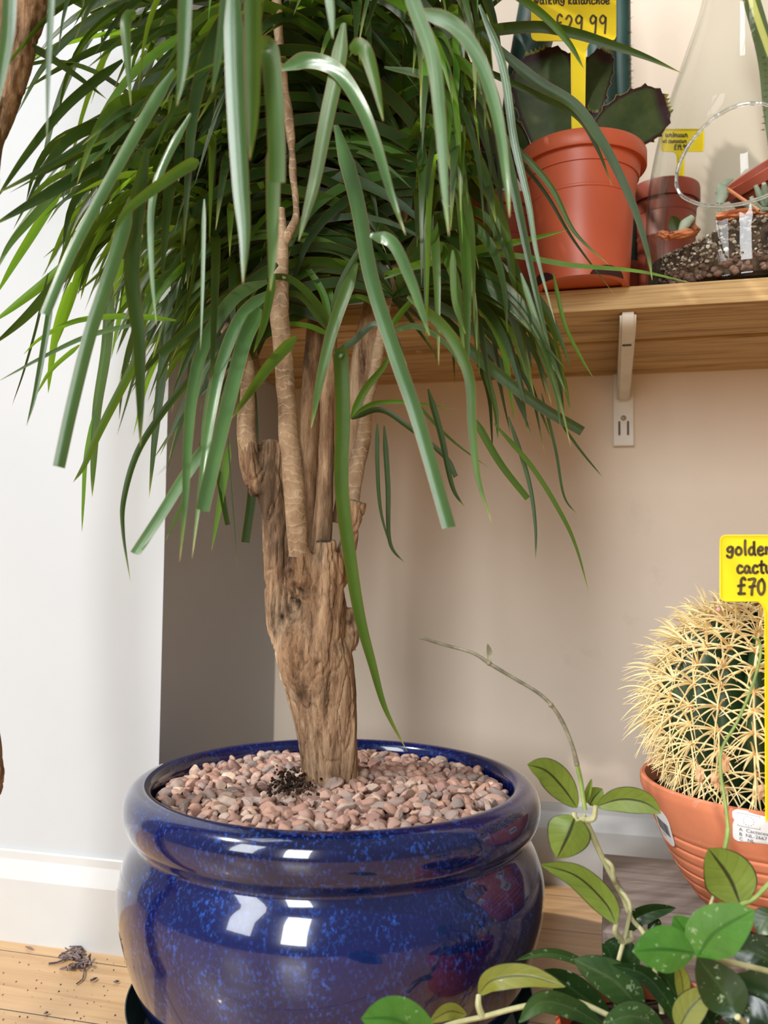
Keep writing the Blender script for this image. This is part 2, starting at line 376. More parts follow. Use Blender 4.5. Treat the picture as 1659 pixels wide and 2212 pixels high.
place_layer(.0132, .186, .0, .0052, .0100)
spots.sort(key=lambda a: (a[0] - CAM).length)
for i, (p, s, rot, k) in enumerate(spots[:300]):
    o = bpy.data.objects.new('pebble', pmesh[k]); COL.objects.link(o); o.matrix_world = Matrix.Translation(p) @ rot.to_4x4() @ Matrix.Scale(s, 4)
    dx, dy = p.x - TR.x, p.y - TR.y; rr_ = math.hypot(p.x - PC.x, p.y - PC.y)
    side = 'in front of the trunk' if abs(dx) < .045 and dy < 0 else ('left of the trunk' if dx < 0 else 'right of the trunk')
    ring = 'touching the blue rim' if rr_ > .162 else ('midway to the blue rim' if rr_ > .10 else 'close to the bark')
    back = ', at the back' if dy > .03 else ''
    tag(o, ('large' if s > .0078 else 'small') + ' pinkish brown pebble ' + side + ', ' + ring + back, 'pebble', 'pebbles covering the blue pot')
bm = bmesh.new()
for p, s, rot, k in spots[300:] + lower:
    m0 = len(bm.verts); bm.from_mesh(pmesh[k]); bm.verts.ensure_lookup_table()
    mt = Matrix.Translation(p) @ rot.to_4x4() @ Matrix.Scale(s, 4)
    for v in bm.verts[m0:]: v.co = mt @ v.co
tag(from_bm('gravel', bm, m_peb, normals=False), 'pinkish gravel filling the far side and lower layer of the blue pot', 'gravel', kind='stuff')
print('pebbles', len(spots), len(lower))
# dark compost crumbs lying on the pebbles left of the trunk
bm = bmesh.new()
for i in range(170):
    px, py = random.gauss(628, 24), random.gauss(1688, 14)
    p = hit(px, py, Vector((0, 0, .264)), Zu); p.z += random.uniform(-.003, .002)
    r = bmesh.ops.create_icosphere(bm, subdivisions=1, radius=random.uniform(.0006, .0022), matrix=Matrix.Translation(p))
    for v in r['verts']: v.co += Vector((random.uniform(-1, 1), random.uniform(-1, 1), random.uniform(-1, 1))) * .001
tag(from_bm('compost_crumbs', bm, m_soil), 'black compost crumbs scattered on the pebbles left of the trunk', 'compost', kind='stuff')
# ------------------------------------------------------------------ dragon tree
m, nt, b, n, l = M('bark'); m_bark = m
g1 = tex(nt, 14, (1, 1, .22), 8, rough=.68, dist=.5); g2 = tex(nt, 55, (1, 1, .16), 8, rough=.75)
c = ramp(nt, g2, [(.34, (.06, .034, .018)), (.44, (.27, .16, .09)), (.55, (.48, .31, .185)), (.70, (.68, .50, .34))])
c = mixc(nt, ramp(nt, g1, [(.36, (.85, .85, .85)), (.47, (0, 0, 0))]), c, (.07, .045, .028))
c = mixc(nt, ramp(nt, tex(nt, 9, detail=3), [(.5, (0, 0, 0)), (.75, (.6, .6, .6))]), c, (.46, .25, .13))
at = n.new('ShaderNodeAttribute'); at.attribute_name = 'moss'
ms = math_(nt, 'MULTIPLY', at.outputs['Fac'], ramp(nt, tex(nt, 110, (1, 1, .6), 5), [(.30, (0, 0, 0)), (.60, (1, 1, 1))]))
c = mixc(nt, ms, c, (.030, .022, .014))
l.new(c, b.inputs['Base Color']); b.inputs['Roughness'].default_value = .85; b.inputs['Specular IOR Level'].default_value = .2
bump(nt, g2, 1.0, .006, bump(nt, tex(nt, 190, (1, 1, .25), 5), .5, .001))
m, nt, b, n, l = M('ringed_stem'); m_stem = m
wv = n.new('ShaderNodeTexWave'); wv.bands_direction = 'Z'; wv.inputs['Scale'].default_value = 32; wv.inputs["Distortion"].default_value = 9; wv.inputs['Detail'].default_value = 2; wv.inputs['Detail Scale'].default_value = 2
tco = n.new('ShaderNodeTexCoord'); l.new(tco.outputs['Object'], wv.inputs['Vector'])
c = ramp(nt, tex(nt, 30, (1, 1, .6), 7, rough=.7), [(.3, (.12, .07, .04)), (.5, (.34, .23, .14)), (.7, (.52, .38, .25))])
c = mixc(nt, ramp(nt, wv.outputs[1], [(.93, (0, 0, 0)), (.99, (.35, .35, .35))]), c, (.66, .54, .38))
l.new(c, b.inputs['Base Color']); b.inputs['Roughness'].default_value = .75; b.inputs['Specular IOR Level'].default_value = .25
bump(nt, wv.outputs[1], .3, .0015, bump(nt, tex(nt, 120, detail=5), .4, .001))
def tpx(rows):
    pts = [P((a + b_) / 2, y, z) for a, b_, y, z in rows]; rad = [abs(b_ - a) / 2 * z / FPX for a, b_, y, z in rows]
    return pts, rad
tree = empty('dragon_tree', TR + Zu * .255)
tag(tree, 'tall dragon tree with thick bark trunk and drooping narrow green leaves in the blue pot', 'tree')
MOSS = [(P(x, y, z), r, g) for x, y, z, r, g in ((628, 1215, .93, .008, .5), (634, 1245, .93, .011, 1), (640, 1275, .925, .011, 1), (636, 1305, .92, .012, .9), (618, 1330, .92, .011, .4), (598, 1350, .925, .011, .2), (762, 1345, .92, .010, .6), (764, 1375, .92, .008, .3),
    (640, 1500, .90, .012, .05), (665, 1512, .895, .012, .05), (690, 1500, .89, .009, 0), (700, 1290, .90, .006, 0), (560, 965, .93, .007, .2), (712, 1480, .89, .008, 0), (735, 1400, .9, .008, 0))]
def remeshed(bm, vox, name, mat, parent, amp=.002, fz=12, fx=70, lump=.0015, sm=6):
    me = bpy.data.meshes.new('tmp'); bm.to_mesh(me); bm.free(); o = bpy.data.objects.new('tmp', me); COL.objects.link(o)
    r = o.modifiers.new('r', 'REMESH'); r.mode = 'VOXEL'; r.voxel_size = vox
    s = o.modifiers.new('s', 'SMOOTH'); s.iterations = sm; s.factor = .5
    dg = bpy.context.evaluated_depsgraph_get(); dg.update(); me2 = bpy.data.meshes.new_from_object(o.evaluated_get(dg), depsgraph=dg)
    bpy.data.objects.remove(o); nn = [v.normal.copy() for v in me2.vertices]
    fis = lambda p: (max(0, .12 - abs(noise.noise(Vector((p.x * 95, p.y * 95, p.z * 17 + 9))))) * 8 * .0022 + max(0, .1 - abs(noise.noise(Vector((p.x * 60 + 7, p.y * 60, p.z * 24 + 2))))) * 10 * .0018)
    for v, q in zip(me2.vertices, nn):
        p = v.co
        a = noise.fractal(Vector((p.x * fx, p.y * fx, p.z * fz)), 1.0, 2.0, 4) * amp + noise.noise(p * 22) * lump * 1.6 + abs(noise.noise(Vector((p.x * 34, p.y * 34, p.z * 7 + 3)))) * -amp * 1.3
        v.co = p + q * (a - (fis(p) if amp > .001 else 0))
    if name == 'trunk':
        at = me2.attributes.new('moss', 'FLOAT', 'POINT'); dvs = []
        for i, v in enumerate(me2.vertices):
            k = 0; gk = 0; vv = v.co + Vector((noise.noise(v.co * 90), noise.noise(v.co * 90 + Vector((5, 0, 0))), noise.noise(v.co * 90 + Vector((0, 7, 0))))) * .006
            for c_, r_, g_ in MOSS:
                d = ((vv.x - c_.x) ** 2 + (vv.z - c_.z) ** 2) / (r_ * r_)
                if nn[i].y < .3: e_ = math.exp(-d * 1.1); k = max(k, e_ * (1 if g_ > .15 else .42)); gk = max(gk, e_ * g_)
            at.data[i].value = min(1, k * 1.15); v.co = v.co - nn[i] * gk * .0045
    me2.name = name; me2.materials.clear()
    return link(name, me2, mat, parent)
bm = bmesh.new()
Z0 = .945
tube(bm, *tpx([(655, 777, 1745, Z0), (654, 778, 1690, Z0), (646, 775, 1600, Z0), (628, 772, 1520, Z0), (604, 770, 1440, Z0), (596, 760, 1390, .94), (632, 750, 1330, .935), (640, 746, 1270, .93), (636, 742, 1215, .93), (640, 736, 1196, .93)]), sides=20)
tube(bm, *tpx([(620, 740, 1480, Z0), (594, 720, 1410, Z0), (575, 690, 1350, .95), (571, 660, 1290, .952), (568, 645, 1220, .955), (563, 630, 1120, .955), (554, 624, 1040, .957), (558, 618, 980, .957), (563, 612, 950, .957)]), sides=20)
# stumps
tube(bm, *tpx([(672, 735, 1240, .925), (674, 728, 1200, .92), (677, 724, 1166, .918)]), sides=16)
tube(bm, *tpx([(690, 750, 1260, .945), (722, 768, 1200, .945), (742, 780, 1140, .942), (752, 795, 1082, .94)]), sides=16)
tube(bm, *tpx([(625, 700, 1285, .925), (612, 682, 1240, .915), (617, 674, 1205, .910), (622, 668, 1180, .907)]), sides=16)
tube(bm, *tpx([(540, 600, 1060, .955), (518, 566, 1005, .95), (513, 556, 955, .95)]), sides=14)
tube(bm, *tpx([(736, 774, 1405, .945), (742, 780, 1372, .943), (738, 776, 1345, .943), (728, 760, 1322, .943)]), sides=12)
tube(bm, *tpx([(662, 718, 1290, .975), (664, 722, 1200, .985), (675, 715, 1130, .985)]), sides=12)
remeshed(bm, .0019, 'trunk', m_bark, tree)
def stem(rows, name='stem', mat=None, sides=14, vox=.0022, amp=.0006):
    bm = bmesh.new(); tube(bm, *tpx(rows), sides=sides, n=8)
    for v in bm.verts: v.co += v.normal * 0
    bm.normal_update()
    for v in bm.verts:
        v.co += v.normal * (noise.noise(v.co * 55) * .0012 + noise.noise(v.co * 20) * .0012)
    return from_bm(name, bm, mat or m_stem, tree)
s1 = stem([(624, 664, 1200, .908), (617, 663, 1120, .902), (610, 658, 1030, .897), (602, 646, 930, .892), (597, 638, 850, .89), (590, 634, 770, .888), (584, 624, 680, .886), (583, 624, 600, .886), (598, 622, 520, .884), (600, 616, 450, .884)])
stem([(604, 626, 520, .884), (622, 640, 492, .88), (632, 648, 460, .88), (626, 642, 380, .88), (620, 638, 300, .88), (606, 624, 180, .87), (590, 612, 60, .86), (585, 607, -60, .85)])
stem([(664, 700, 1190, .975), (655, 690, 1000, .978), (648, 692, 900, .98), (652, 692, 820, .985), (664, 704, 700, .99), (690, 730, 600, .995), (704, 738, 520, 1.0), (722, 752, 430, 1.0), (738, 762, 300, 1.0), (730, 752, 160, 1.0), (735, 755, 0, 1.0)], mat=m_bark)
stem([(672, 716, 1180, .955), (684, 720, 1060, .955), (690, 722, 960, .957), (692, 722, 850, .96), (702, 728, 760, .962), (706, 728, 705, .962)], mat=m_bark)
stem([(735, 770, 1140, .965), (745, 785, 1030, .967), (765, 800, 955, .97), (780, 806, 880, .97), (798, 822, 800, .97), (812, 836, 720, .97), (830, 848, 640, .975), (846, 864, 560, .98), (862, 880, 470, .985), (878, 892, 380, .985), (880, 894, 260, .98)])
stem([(715, 760, 1130, 1.0), (745, 790, 950, 1.005), (752, 806, 820, 1.01), (764, 814, 740, 1.01), (786, 824, 640, 1.01), (780, 810, 520, 1.02), (776, 804, 380, 1.02), (770, 796, 200, 1.02), (760, 786, 0, 1.02)], mat=m_bark)
stem([(524, 562, 1010, .95), (513, 553, 940, .95), (514, 552, 860, .95), (516, 548, 790, .955), (478, 512, 720, .96), (444, 470, 650, .965), (422, 450, 560, .965), (402, 432, 480, .965), (388, 418, 420, .965), (380, 412, 380, .965)])
stem([(545, 575, 830, .985), (528, 552, 740, .99), (518, 540, 620, .99), (500, 526, 520, .99), (484, 508, 440, .99)])
stem([(640, 668, 620, 1.03), (646, 668, 420, 1.03), (640, 660, 240, 1.03), (612, 636, 120, 1.02), (596, 622, 0, 1.0)])
# ---- leaf materials
def leaf_mat(name, dark, mid, red, rough=.38, trans=.35, tcol=(.25, .42, .05), coat=.12, spec=.5):
    m, nt, b, n, l = M(name)
    uv = n.new('ShaderNodeUVMap'); s = n.new('ShaderNodeSeparateXYZ'); l.new(uv.outputs[0], s.inputs[0])
    uu = math_(nt, 'ABSOLUTE', math_(nt, 'SUBTRACT', s.outputs[0], .5))       # 0 mid .. .5 edge
    c = ramp(nt, tex(nt, 18, (1, 1, .5), 4), [(.3, dark), (.7, mid)])
    # parallel veins
    vv = math_(nt, 'SINE', math_(nt, 'MULTIPLY', s.outputs[0], 75.0)); vr = ramp(nt, vv, [(0, (0, 0, 0)), (1, (.35, .35, .35))])
    c = mixc(nt, vr, c, tuple(x * 1.9 for x in mid))
    c = mixc(nt, ramp(nt, uu, [(.452, (0, 0, 0)), (.475, (.85, .85, .85))]), c, red)
    c = mixc(nt, ramp(nt, s.outputs[1], [(.955, (0, 0, 0)), (.985, (1, 1, 1))]), c, (.50, .30, .13))
    c = mixc(nt, ramp(nt, s.outputs[1], [(.86, (0, 0, 0)), (.97, (.55, .55, .55))]), c, (.28, .34, .06))
    l.new(c, b.inputs['Base Color']); b.inputs['Roughness'].default_value = rough; b.inputs['Coat Weight'].default_value = coat; b.inputs['Coat Roughness'].default_value = .25; b.inputs['Specular IOR Level'].default_value = spec
    bump(nt, vv, .25, .0004)
    tr = n.new('ShaderNodeBsdfTranslucent'); l.new(mixc(nt, .9, c, tcol), tr.inputs[0]); mx = n.new('ShaderNodeMixShader'); mx.inputs[0].default_value = trans
    l.new(b.outputs[0], mx.inputs[1]); l.new(tr.outputs[0], mx.inputs[2]); l.new(mx.outputs[0], n['Material Output'].inputs[0]); return m
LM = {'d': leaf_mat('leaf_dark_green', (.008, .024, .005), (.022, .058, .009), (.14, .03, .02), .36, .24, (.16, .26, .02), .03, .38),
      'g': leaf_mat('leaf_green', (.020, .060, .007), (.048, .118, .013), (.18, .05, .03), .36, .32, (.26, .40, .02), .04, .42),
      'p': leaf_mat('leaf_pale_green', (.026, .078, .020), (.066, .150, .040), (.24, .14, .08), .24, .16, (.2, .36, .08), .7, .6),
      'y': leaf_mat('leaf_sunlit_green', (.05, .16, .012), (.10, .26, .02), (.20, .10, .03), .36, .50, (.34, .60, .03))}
HERO = """
22,-60 18,60 5,150 -6,235|30|.60|.60|p|
113,-30 108,60 104,170 101,305|14|.62|.62|p|
402,-60 398,60 393,150 382,230|30|.58|.58|p|
490,-60 482,50 470,130 458,202|22|.62|.60|p|
292,24 272,48 275,120 283,229|24|.70|.68|g|
503,-60 508,180 520,400 528,510 525,613|42|.60|.60|p|
546,-60 546,120 545,250 540,346|38|.57|.57|g|
560,112 580,106 592,200 597,300 598,393|46|.60|.58|g|c
590,300 590,420 589,530 584,629|32|.62|.60|g|
608,148 662,130 725,150 775,220 812,310 845,420 876,508|34|.72|.62|p|
755,102 786,106 808,170 828,262|34|.66|.62|g|
706,-40 714,20 719,84|20|.6|.6|p|
742,50 728,150 705,260 680,390 662,460 645,521|34|.70|.66|g|
376,150 300,278 215,430 150,555 97,680|26|.72|.66|p|c
412,245 352,358 327,450 328,590 338,702|17|.72|.68|p|
430,348 400,362 330,410 270,460 240,516|26|.70|.66|g|
318,320 292,480 285,600 300,730 303,860 303,966|36|.74|.68|d|
282,430 258,525 228,620 192,730 155,880 127,1009|32|.72|.68|p|c
500,120 370,190 260,262 130,345 -20,425|26|.85|.75|d|
500,203 420,212 300,340 200,455 140,545|27|.84|.78|d|
300,325 170,382 80,432 -20,490|28|.86|.76|d|
290,260 165,368 70,470 20,530 -10,590|20|.84|.78|g|
265,130 150,222 60,330 -15,440|21|.84|.76|d|
-10,80 80,108 160,160 232,215|18|.78|.84|d|
200,520 110,600 40,655 -20,700|22|.95|.9|y|
250,480 150,580 60,680 -20,750|26|.9|.84|d|
140,390 80,490 30,570 -10,640|20|.95|.9|y|
215,440 180,560 150,660 120,752|20|.98|.95|y|
155,610 125,700 110,790 104,850|17|1.0|1.0|y|
112,640 96,740 76,850 57,921|14|.8|.78|p|
104,590 80,700 52,800 26,876|6|.9|.9|d|
380,692 280,683 170,692 92,728 50,766|13|.9|.86|y|
300,698 190,726 95,770 -8,826|11|.82|.78|p|
172,745 112,798 75,858|10|.95|.95|y|
240,590 230,750 210,880 202,1000 199,1074|23|.92|.92|g|
318,735 258,848 216,930 182,1005 158,1042|19|.88|.86|g|
206,885 186,985 180,1080 177,1150|10|.92|.92|y|
368,630 352,790 336,930 322,1075|22|.93|.93|d|
450,770 358,882 298,975 268,1075 266,1150 282,1258|15|.85|.78|d|
640,728 590,780 545,840 500,905|26|.80|.76|g|
455,950 400,1028 350,1108 292,1196|27|.76|.70|p|c
578,608 512,638 452,720 420,820 406,950 400,1080 388,1214|30|.84|.68|p|
592,625 525,678 480,780 455,900 438,1020 415,1206|28|.83|.69|p|
562,665 530,730 508,810 478,930 437,1102|36|.80|.68|p|c
592,590 572,690 548,762|19|.80|.76|g|
441,430 438,600 433,756|9|.7|.7|p|
600,570 525,622 440,684 347,766|26|.86|.80|d|c
770,570 722,700 692,820 672,926|28|.82|.78|g|
730,772 736,768 741,900 738,1050 757,1210 778,1335 803,1430 832,1530 880,1624|33|.82|.84|g|
726,270 770,430 802,600 852,760 905,915 970,1140|36|.76|.68|p|c
800,507 848,525 885,600 910,670 928,726|27|.70|.66|p|
868,-60 905,40 936,130 950,250 960,400 970,511|33|.62|.58|p|
895,22 975,50 1032,122 1072,240 1093,380 1101,470|33|.66|.60|p|
1070,230 1105,380 1130,500 1162,650 1196,790|20|.82|.82|p|
930,120 1020,75 1150,58 1240,72 1330,100 1400,125 1473,158|25|.88|.84|d|
1060,-50 1170,30 1228,92 1262,150|18|.86|.84|g|
1040,70 1150,168 1240,225 1290,290 1330,360 1372,455 1400,550 1409,606|24|.86|.80|d|
1000,130 1150,200 1245,250 1290,320 1322,402|14|.88|.86|d|
830,145 930,170 1055,265 1180,390 1240,500 1316,573|17|.86|.82|g|
830,602 950,556 1090,550 1230,572 1380,586 1501,613|14|.88|.82|y|
830,592 1030,540 1130,520 1226,497|19|.86|.84|y|
1035,10 1085,140 1110,300 1140,430 1160,550 1200,700|18|.80|.78|p|
990,735 1080,812 1170,880 1258,932|27|.86|.84|d|c
880,640 965,715 1012,810 1020,925 1032,1030 1062,1130|25|.74|.70|g|
978,540 982,650 1006,722|14|.74|.72|g|
925,840 953,940 977,1050 1004,1096|14|.86|.86|d|
830,920 838,1050 842,1170 876,1219|12|.84|.84|d|
1025,905 1080,1000 1140,1077|17|.86|.86|g|c
1098,900 1140,1030 1156,1130 1157,1216|10|.86|.84|d|
1068,915 1150,1010 1212,1110 1245,1183 1273,1283|11|.84|.84|g|
1170,850 1200,970 1218,1070 1247,1112|7|.88|.88|d|
1212,915 1258,978 1303,1032|6|.86|.86|d|
1155,730 1198,840 1211,922|11|.84|.84|g|
1125,590 1168,722 1198,802|12|.78|.78|p|
1025,690 1108,782 1148,850 1176,976|11|.88|.88|d|
1195,590 1220,700 1255,772 1282,817|9|.86|.86|y|
1045,790 1070,880 1076,952|13|.88|.88|g|
1108,770 1130,870 1139,932|9|.9|.9|d|
845,780 900,870 975,950 1062,1015|8|.9|.9|g|
815,915 815,1000 822,1100 845,1190|10|.88|.88|d|
540,800 548,950 545,1060 530,1172|23|1.04|1.04|d|c
495,960 480,1060 457,1190|18|1.0|1.0|y|
470,1010 482,1080 492,1134|14|1.0|1.0|d|c
410,1050 385,1110 358,1168|11|1.0|1.0|g|
490,920 502,1080 514,1232|3.5|.9|.9|d|
712,702 700,640 672,590 640,555 600,532|16|.93|.95|y|
714,700 712,640 698,560 680,500|18|.94|.96|y|
716,700 735,620 770,550 800,500|18|.94|.92|g|
708,705 680,650 620,600 560,615 520,700|17|.92|.84|g|
706,712 650,640 590,640 540,668|15|.92|.88|g|
708,722 670,705 620,700 585,720|12|.92|.9|y|
724,765 760,740 810,700 850,720 880,790|16|.88|.84|d|
758,905 790,840 830,790 850,740|17|.93|.93|y|
758,905 800,875 850,868 905,872 990,885|11|.92|.92|y|
760,905 820,885 880,920 960,985 985,1030|13|.92|.9|d|c
838,715 880,660 940,610 1000,590|13|.93|.95|y|
840,715 900,705 960,740 1000,800|14|.93|.9|g|
836,712 810,660 770,640 735,660|13|.93|.9|g|
1110,330 1180,420 1240,520 1330,640|8|.86|.86|d|
1100,560 1160,740 1225,860 1260,920|9|.84|.84|g|
"""
heroes = []
for ln in HERO.strip().split('\n'):
    a, w_, z0, z1, tone, cut = ln.split('|')
    pts = [tuple(map(float, q.split(','))) for q in a.split()]
    k = len(pts); z0, z1 = float(z0), float(z1)
    p3 = [P(x, y, z0 + (z1 - z0) * (i / (k - 1))) for i, (x, y) in enumerate(pts)]
    heroes.append((p3, float(w_) * (z0 + z1) / 2 / FPX, tone, bool(cut)))
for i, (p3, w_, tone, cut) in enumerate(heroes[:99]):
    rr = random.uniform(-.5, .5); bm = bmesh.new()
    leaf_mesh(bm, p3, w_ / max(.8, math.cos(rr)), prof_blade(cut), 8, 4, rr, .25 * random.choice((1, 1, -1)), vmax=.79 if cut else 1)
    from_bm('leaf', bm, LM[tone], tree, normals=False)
print('heroes', len(heroes))
# the dense crown behind: rosettes of drooping leaves
rnd = random.Random(11)
ROS = [(400, 400, .97, .32, 40), (490, 430, 1.0, .34, 44), (600, 60, .93, .42, 60), (600, 445, .90, .28, 12), (740, 150, 1.02, .45, 70), (745, 420, 1.02, .40, 60), (780, 330, 1.04, .42, 60), (885, 350, .99, .40, 80), (880, 230, 1.0, .42, 70),
       (330, -60, .95, .42, 20), (520, -140, .92, .44, 42), (760, -160, .95, .44, 60), (980, -60, 1.0, .42, 70), (840, 715, .95, .24, 20), (712, 700, .95, .14, 8), (757, 905, .93, .10, 4), (960, 120, 1.05, .42, 50), (940, 420, 1.02, .34, 40), (250, 60, 1.0, .40, 7), (820, 560, 1.0, .34, 40), (850, 640, .95, .36, 70), (900, 560, .97, .38, 60), (980, 420, .96, .42, 60), (450, 560, .97, .32, 40), (520, 620, .99, .30, 30)]
bms = {k: bmesh.new() for k in 'dgy'}
def in_zone(p):
    v = p - CAM; z = v.dot(F); x = CX + FPX * v.dot(RR) / z; y = CY - FPX * v.dot(UU) / z; return x, y, z
cnt = 0
for (px, py, z, L, N) in ROS:
    c0 = P(px, py, z)
    for i in range(N):
        for attempt in range(14):
            az = rnd.uniform(0, 2 * math.pi); el = math.radians(rnd.uniform(5, 70)); ln = L * rnd.uniform(.6, 1.08)
            e_end = math.radians(rnd.choice((rnd.uniform(-88, -62), rnd.uniform(-75, -35)))); sag = rnd.uniform(.55, 1.3)
            pts = [c0.copy()]; p = c0.copy(); K = 7; azd = az; daz = rnd.uniform(-.25, .25)
            for k in range(K):
                t_ = (k + .5) / K; e = el + (e_end - el) * min(1, t_ ** sag * 1.15)
                azd += daz / K; p = p + Vector((math.cos(azd) * math.cos(e), math.sin(azd) * math.cos(e), math.sin(e))) * ln / K; pts.append(p.copy())
            x, y, zz = in_zone(pts[-1]); mz = min(depth(q) for q in pts)
            # stay clear of the walls, the camera and the open areas the photo shows
            if any((q - WB).dot(nr) < .03 for q in pts) or mz < .72: continue
            if any(((q - edge).dot(u) < .01 and (q - WL).dot(nr) < .03) for q in pts): continue
            if any(in_zone(q)[0] > (1110 if in_zone(q)[1] < 620 else 1235) and in_zone(q)[1] > -60 for q in pts): continue
            if px > 800 and any(in_zone(q)[1] > 330 and in_zone(q)[0] > 900 and in_zone(q)[2] > 1.0 for q in pts): continue
            if any(530 < in_zone(q)[0] < 900 and 170 < in_zone(q)[1] < 720 and in_zone(q)[2] < .92 for q in pts): continue
            bad = False
            for q in pts:
                x, y, zz = in_zone(q)
                lim = 620 + 330 * max(0, 1 - abs(x - 400) / 300) if x < 560 else (600 + min(400, max(0, (x - 820)) * 1.6) if x > 760 else 720)
                if 230 < x < 540: lim = 1040
                if x < 230: lim = 520 + x
                if y > lim and y > 300: bad = True
                if x < 160 and 40 < y: bad = bad or rnd.random() < .25
            if bad: continue
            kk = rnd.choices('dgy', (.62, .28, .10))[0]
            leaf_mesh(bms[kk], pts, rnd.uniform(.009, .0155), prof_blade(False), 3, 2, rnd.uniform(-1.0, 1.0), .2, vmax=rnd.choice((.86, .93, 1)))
            cnt += 1; break
bm = bmesh.new(); offs = []
me_all = bpy.data.meshes.new('foliage')
for idx, k in enumerate('dgy'):
    for f in bms[k].faces: f.material_index = idx
    tmp = bpy.data.meshes.new('t'); bms[k].to_mesh(tmp); bms[k].free(); n0 = len(bm.faces); bm.from_mesh(tmp); bm.faces.ensure_lookup_table()
    for f in bm.faces[n0:]: f.material_index = idx
bm.to_mesh(me_all); bm.free()
for k in 'dgy': me_all.materials.append(LM[k])
fo = bpy.data.objects.new('foliage', me_all); COL.objects.link(fo); fo.parent = tree; fo.matrix_parent_inverse = tree.matrix_world.inverted(); fo['kind'] = 'stuff'
print('crown leaves', cnt)
# second trunk at the left edge
bm = bmesh.new()
tube(bm, [P(75, -120, .80), P(48, 0, .80), P(10, 150, .80), P(-45, 330, .80), P(-90, 700, .80), P(-85, 1300, .80), P(-52, 1620, .80), P(-46, 1690, .80), P(-62, 1780, .80), P(-80, 2200, .80), hit(-84, 2371, Zp, Zu) if False else Vector((P(-80, 2200, .80).x, P(-80, 2200, .80).y, .001))], [.024, .024, .023, .022, .022, .022, .022, .023, .02, .022, .024], 18)
tag(remeshed(bm, .004, 'tree_trunk', m_bark, None, sm=3), 'rough dark brown leaning trunk of another plant at the left edge', 'tree trunk')
# ------------------------------------------------------------------ pots on the shelf
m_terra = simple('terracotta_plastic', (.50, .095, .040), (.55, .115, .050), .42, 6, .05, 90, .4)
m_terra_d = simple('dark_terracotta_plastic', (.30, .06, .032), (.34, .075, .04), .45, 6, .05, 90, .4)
def shelf_pot(name, px, zc, rt, rb, h, label, mat, deco=False, tilt=None, group=None):
    c = P(px, 500, zc); c.z = SHT
    t = rt * .04
    prof = [(0, .003), (rb * .82, .003), (rb * .86, 0), (rb, 0), (rb * 1.003, .004), (rb + (rt * .86 - rb) * .45, h * .45)]
    prof += [(rb + (rt * .86 - rb) * .62, h * .62), (rb + (rt * .86 - rb) * .625 + .001, h * .626), (rb + (rt * .86 - rb) * .64 + .001, h * .64), (rb + (rt * .86 - rb) * .645, h * .646)] if deco else []
    prof += [(rt * .885, h * .885), (rt * .955, h * .888), (rt * .985, h * .885), (rt, h * .895), (rt * 1.0, h * .985), (rt * .985, h), (rt * .95, h * 1.0), (rt * .93, h * .96), (rt * .90, h * .85), (rt * .88, h * .8), (0, h * .8)]
    bm = bmesh.new(); lathe(bm, prof, c, 96, tilt)
    o = tag(from_bm(name, bm, mat), label, 'plant pot', group)
    for p_ in o.data.polygons: p_.use_smooth = True
    return o, c
main, mc = shelf_pot('plant_pot', 1256, 1.045, .0755, .0545, .160, 'big bright terracotta plastic pot with swag pattern holding the toothed succulent on the shelf', m_terra, True)
# recessed swag lines and drain notch as slender relief on the pot
def pot_pt(c, a, hh, rt, rb, h, off=0):
    r = rb + (rt * .86 - rb) * min((hh / h), .99) + off
    return c + Vector((r * math.sin(a), -r * math.cos(a), hh))
m_line = simple('terracotta_shadow', (.22, .035, .018), (.25, .04, .02), .6)
for s0 in range(-4, 4):
    for k_ in range(2):
        a0 = s0 * .78 + .02; a1 = a0 + .78; pts = []
        for i in range(9):
            t_ = i / 8; a = a0 + (a1 - a0) * t_; hh = 0.163 * (.845 - (.13 - .05 * k_) * math.sin(math.pi * t_) ** .8 * (1 if k_ == 0 else .55))
            pts.append(pot_pt(mc, a - .12 - k_ * .02, hh, .0755, .0545, .163, .0001))
        if k_ == 0: swag = bmesh.new() if s0 == -4 else swag
        tube(swag, pts, .00055, 6, 2)
from_bm('swag_relief', swag, m_terra, main)
bm = bmesh.new()
for ai in range(4):
    a0 = .36 + ai * math.pi / 2
    ring = []
    for i in range(13):
        t_ = i / 12; a = a0 - .42 + .84 * t_; ring.append((a, .0115 * math.sin(math.pi * t_) ** .5))
    for (a, h1), (b_, h2) in zip(ring, ring[1:]):
        v = [bm.verts.new(pot_pt(mc, aa, hh, .0755, .0545, .163, .0011)) for aa, hh in ((a, .0003), (b_, .0003), (b_, max(h2, .0006)), (a, max(h1, .0006)))]
        bm.faces.new(v)
m_hole = simple('notch_shadow', (.03, .006, .004), (.04, .008, .005), .9); from_bm('drain_notch', bm, m_hole, main)
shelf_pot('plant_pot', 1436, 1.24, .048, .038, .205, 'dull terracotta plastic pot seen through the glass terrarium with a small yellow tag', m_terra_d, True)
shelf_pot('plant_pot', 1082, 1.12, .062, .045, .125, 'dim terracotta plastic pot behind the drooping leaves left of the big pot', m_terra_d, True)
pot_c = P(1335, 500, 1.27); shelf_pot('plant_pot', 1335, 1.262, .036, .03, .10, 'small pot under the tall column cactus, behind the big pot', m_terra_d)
# tipped pot behind the terrarium
c = P(1652, 368, 1.115)
bm = bmesh.new(); ax = Vector((-.56, -.22, .80)).normalized(); rt = .058
lathe(bm, [(0, -.08), (rt * .66, -.08), (rt * .9, -.010), (rt * .93, -.008), (rt, -.007), (rt, .005), (rt * .97, .006), (rt * .93, .005), (rt * .9, -.01), (0, -.02)], c, 80, ax)
tag(from_bm('plant_pot', bm, m_terra_d), 'small tilted terracotta pot half sunk in the soil inside the glass terrarium', 'plant pot')
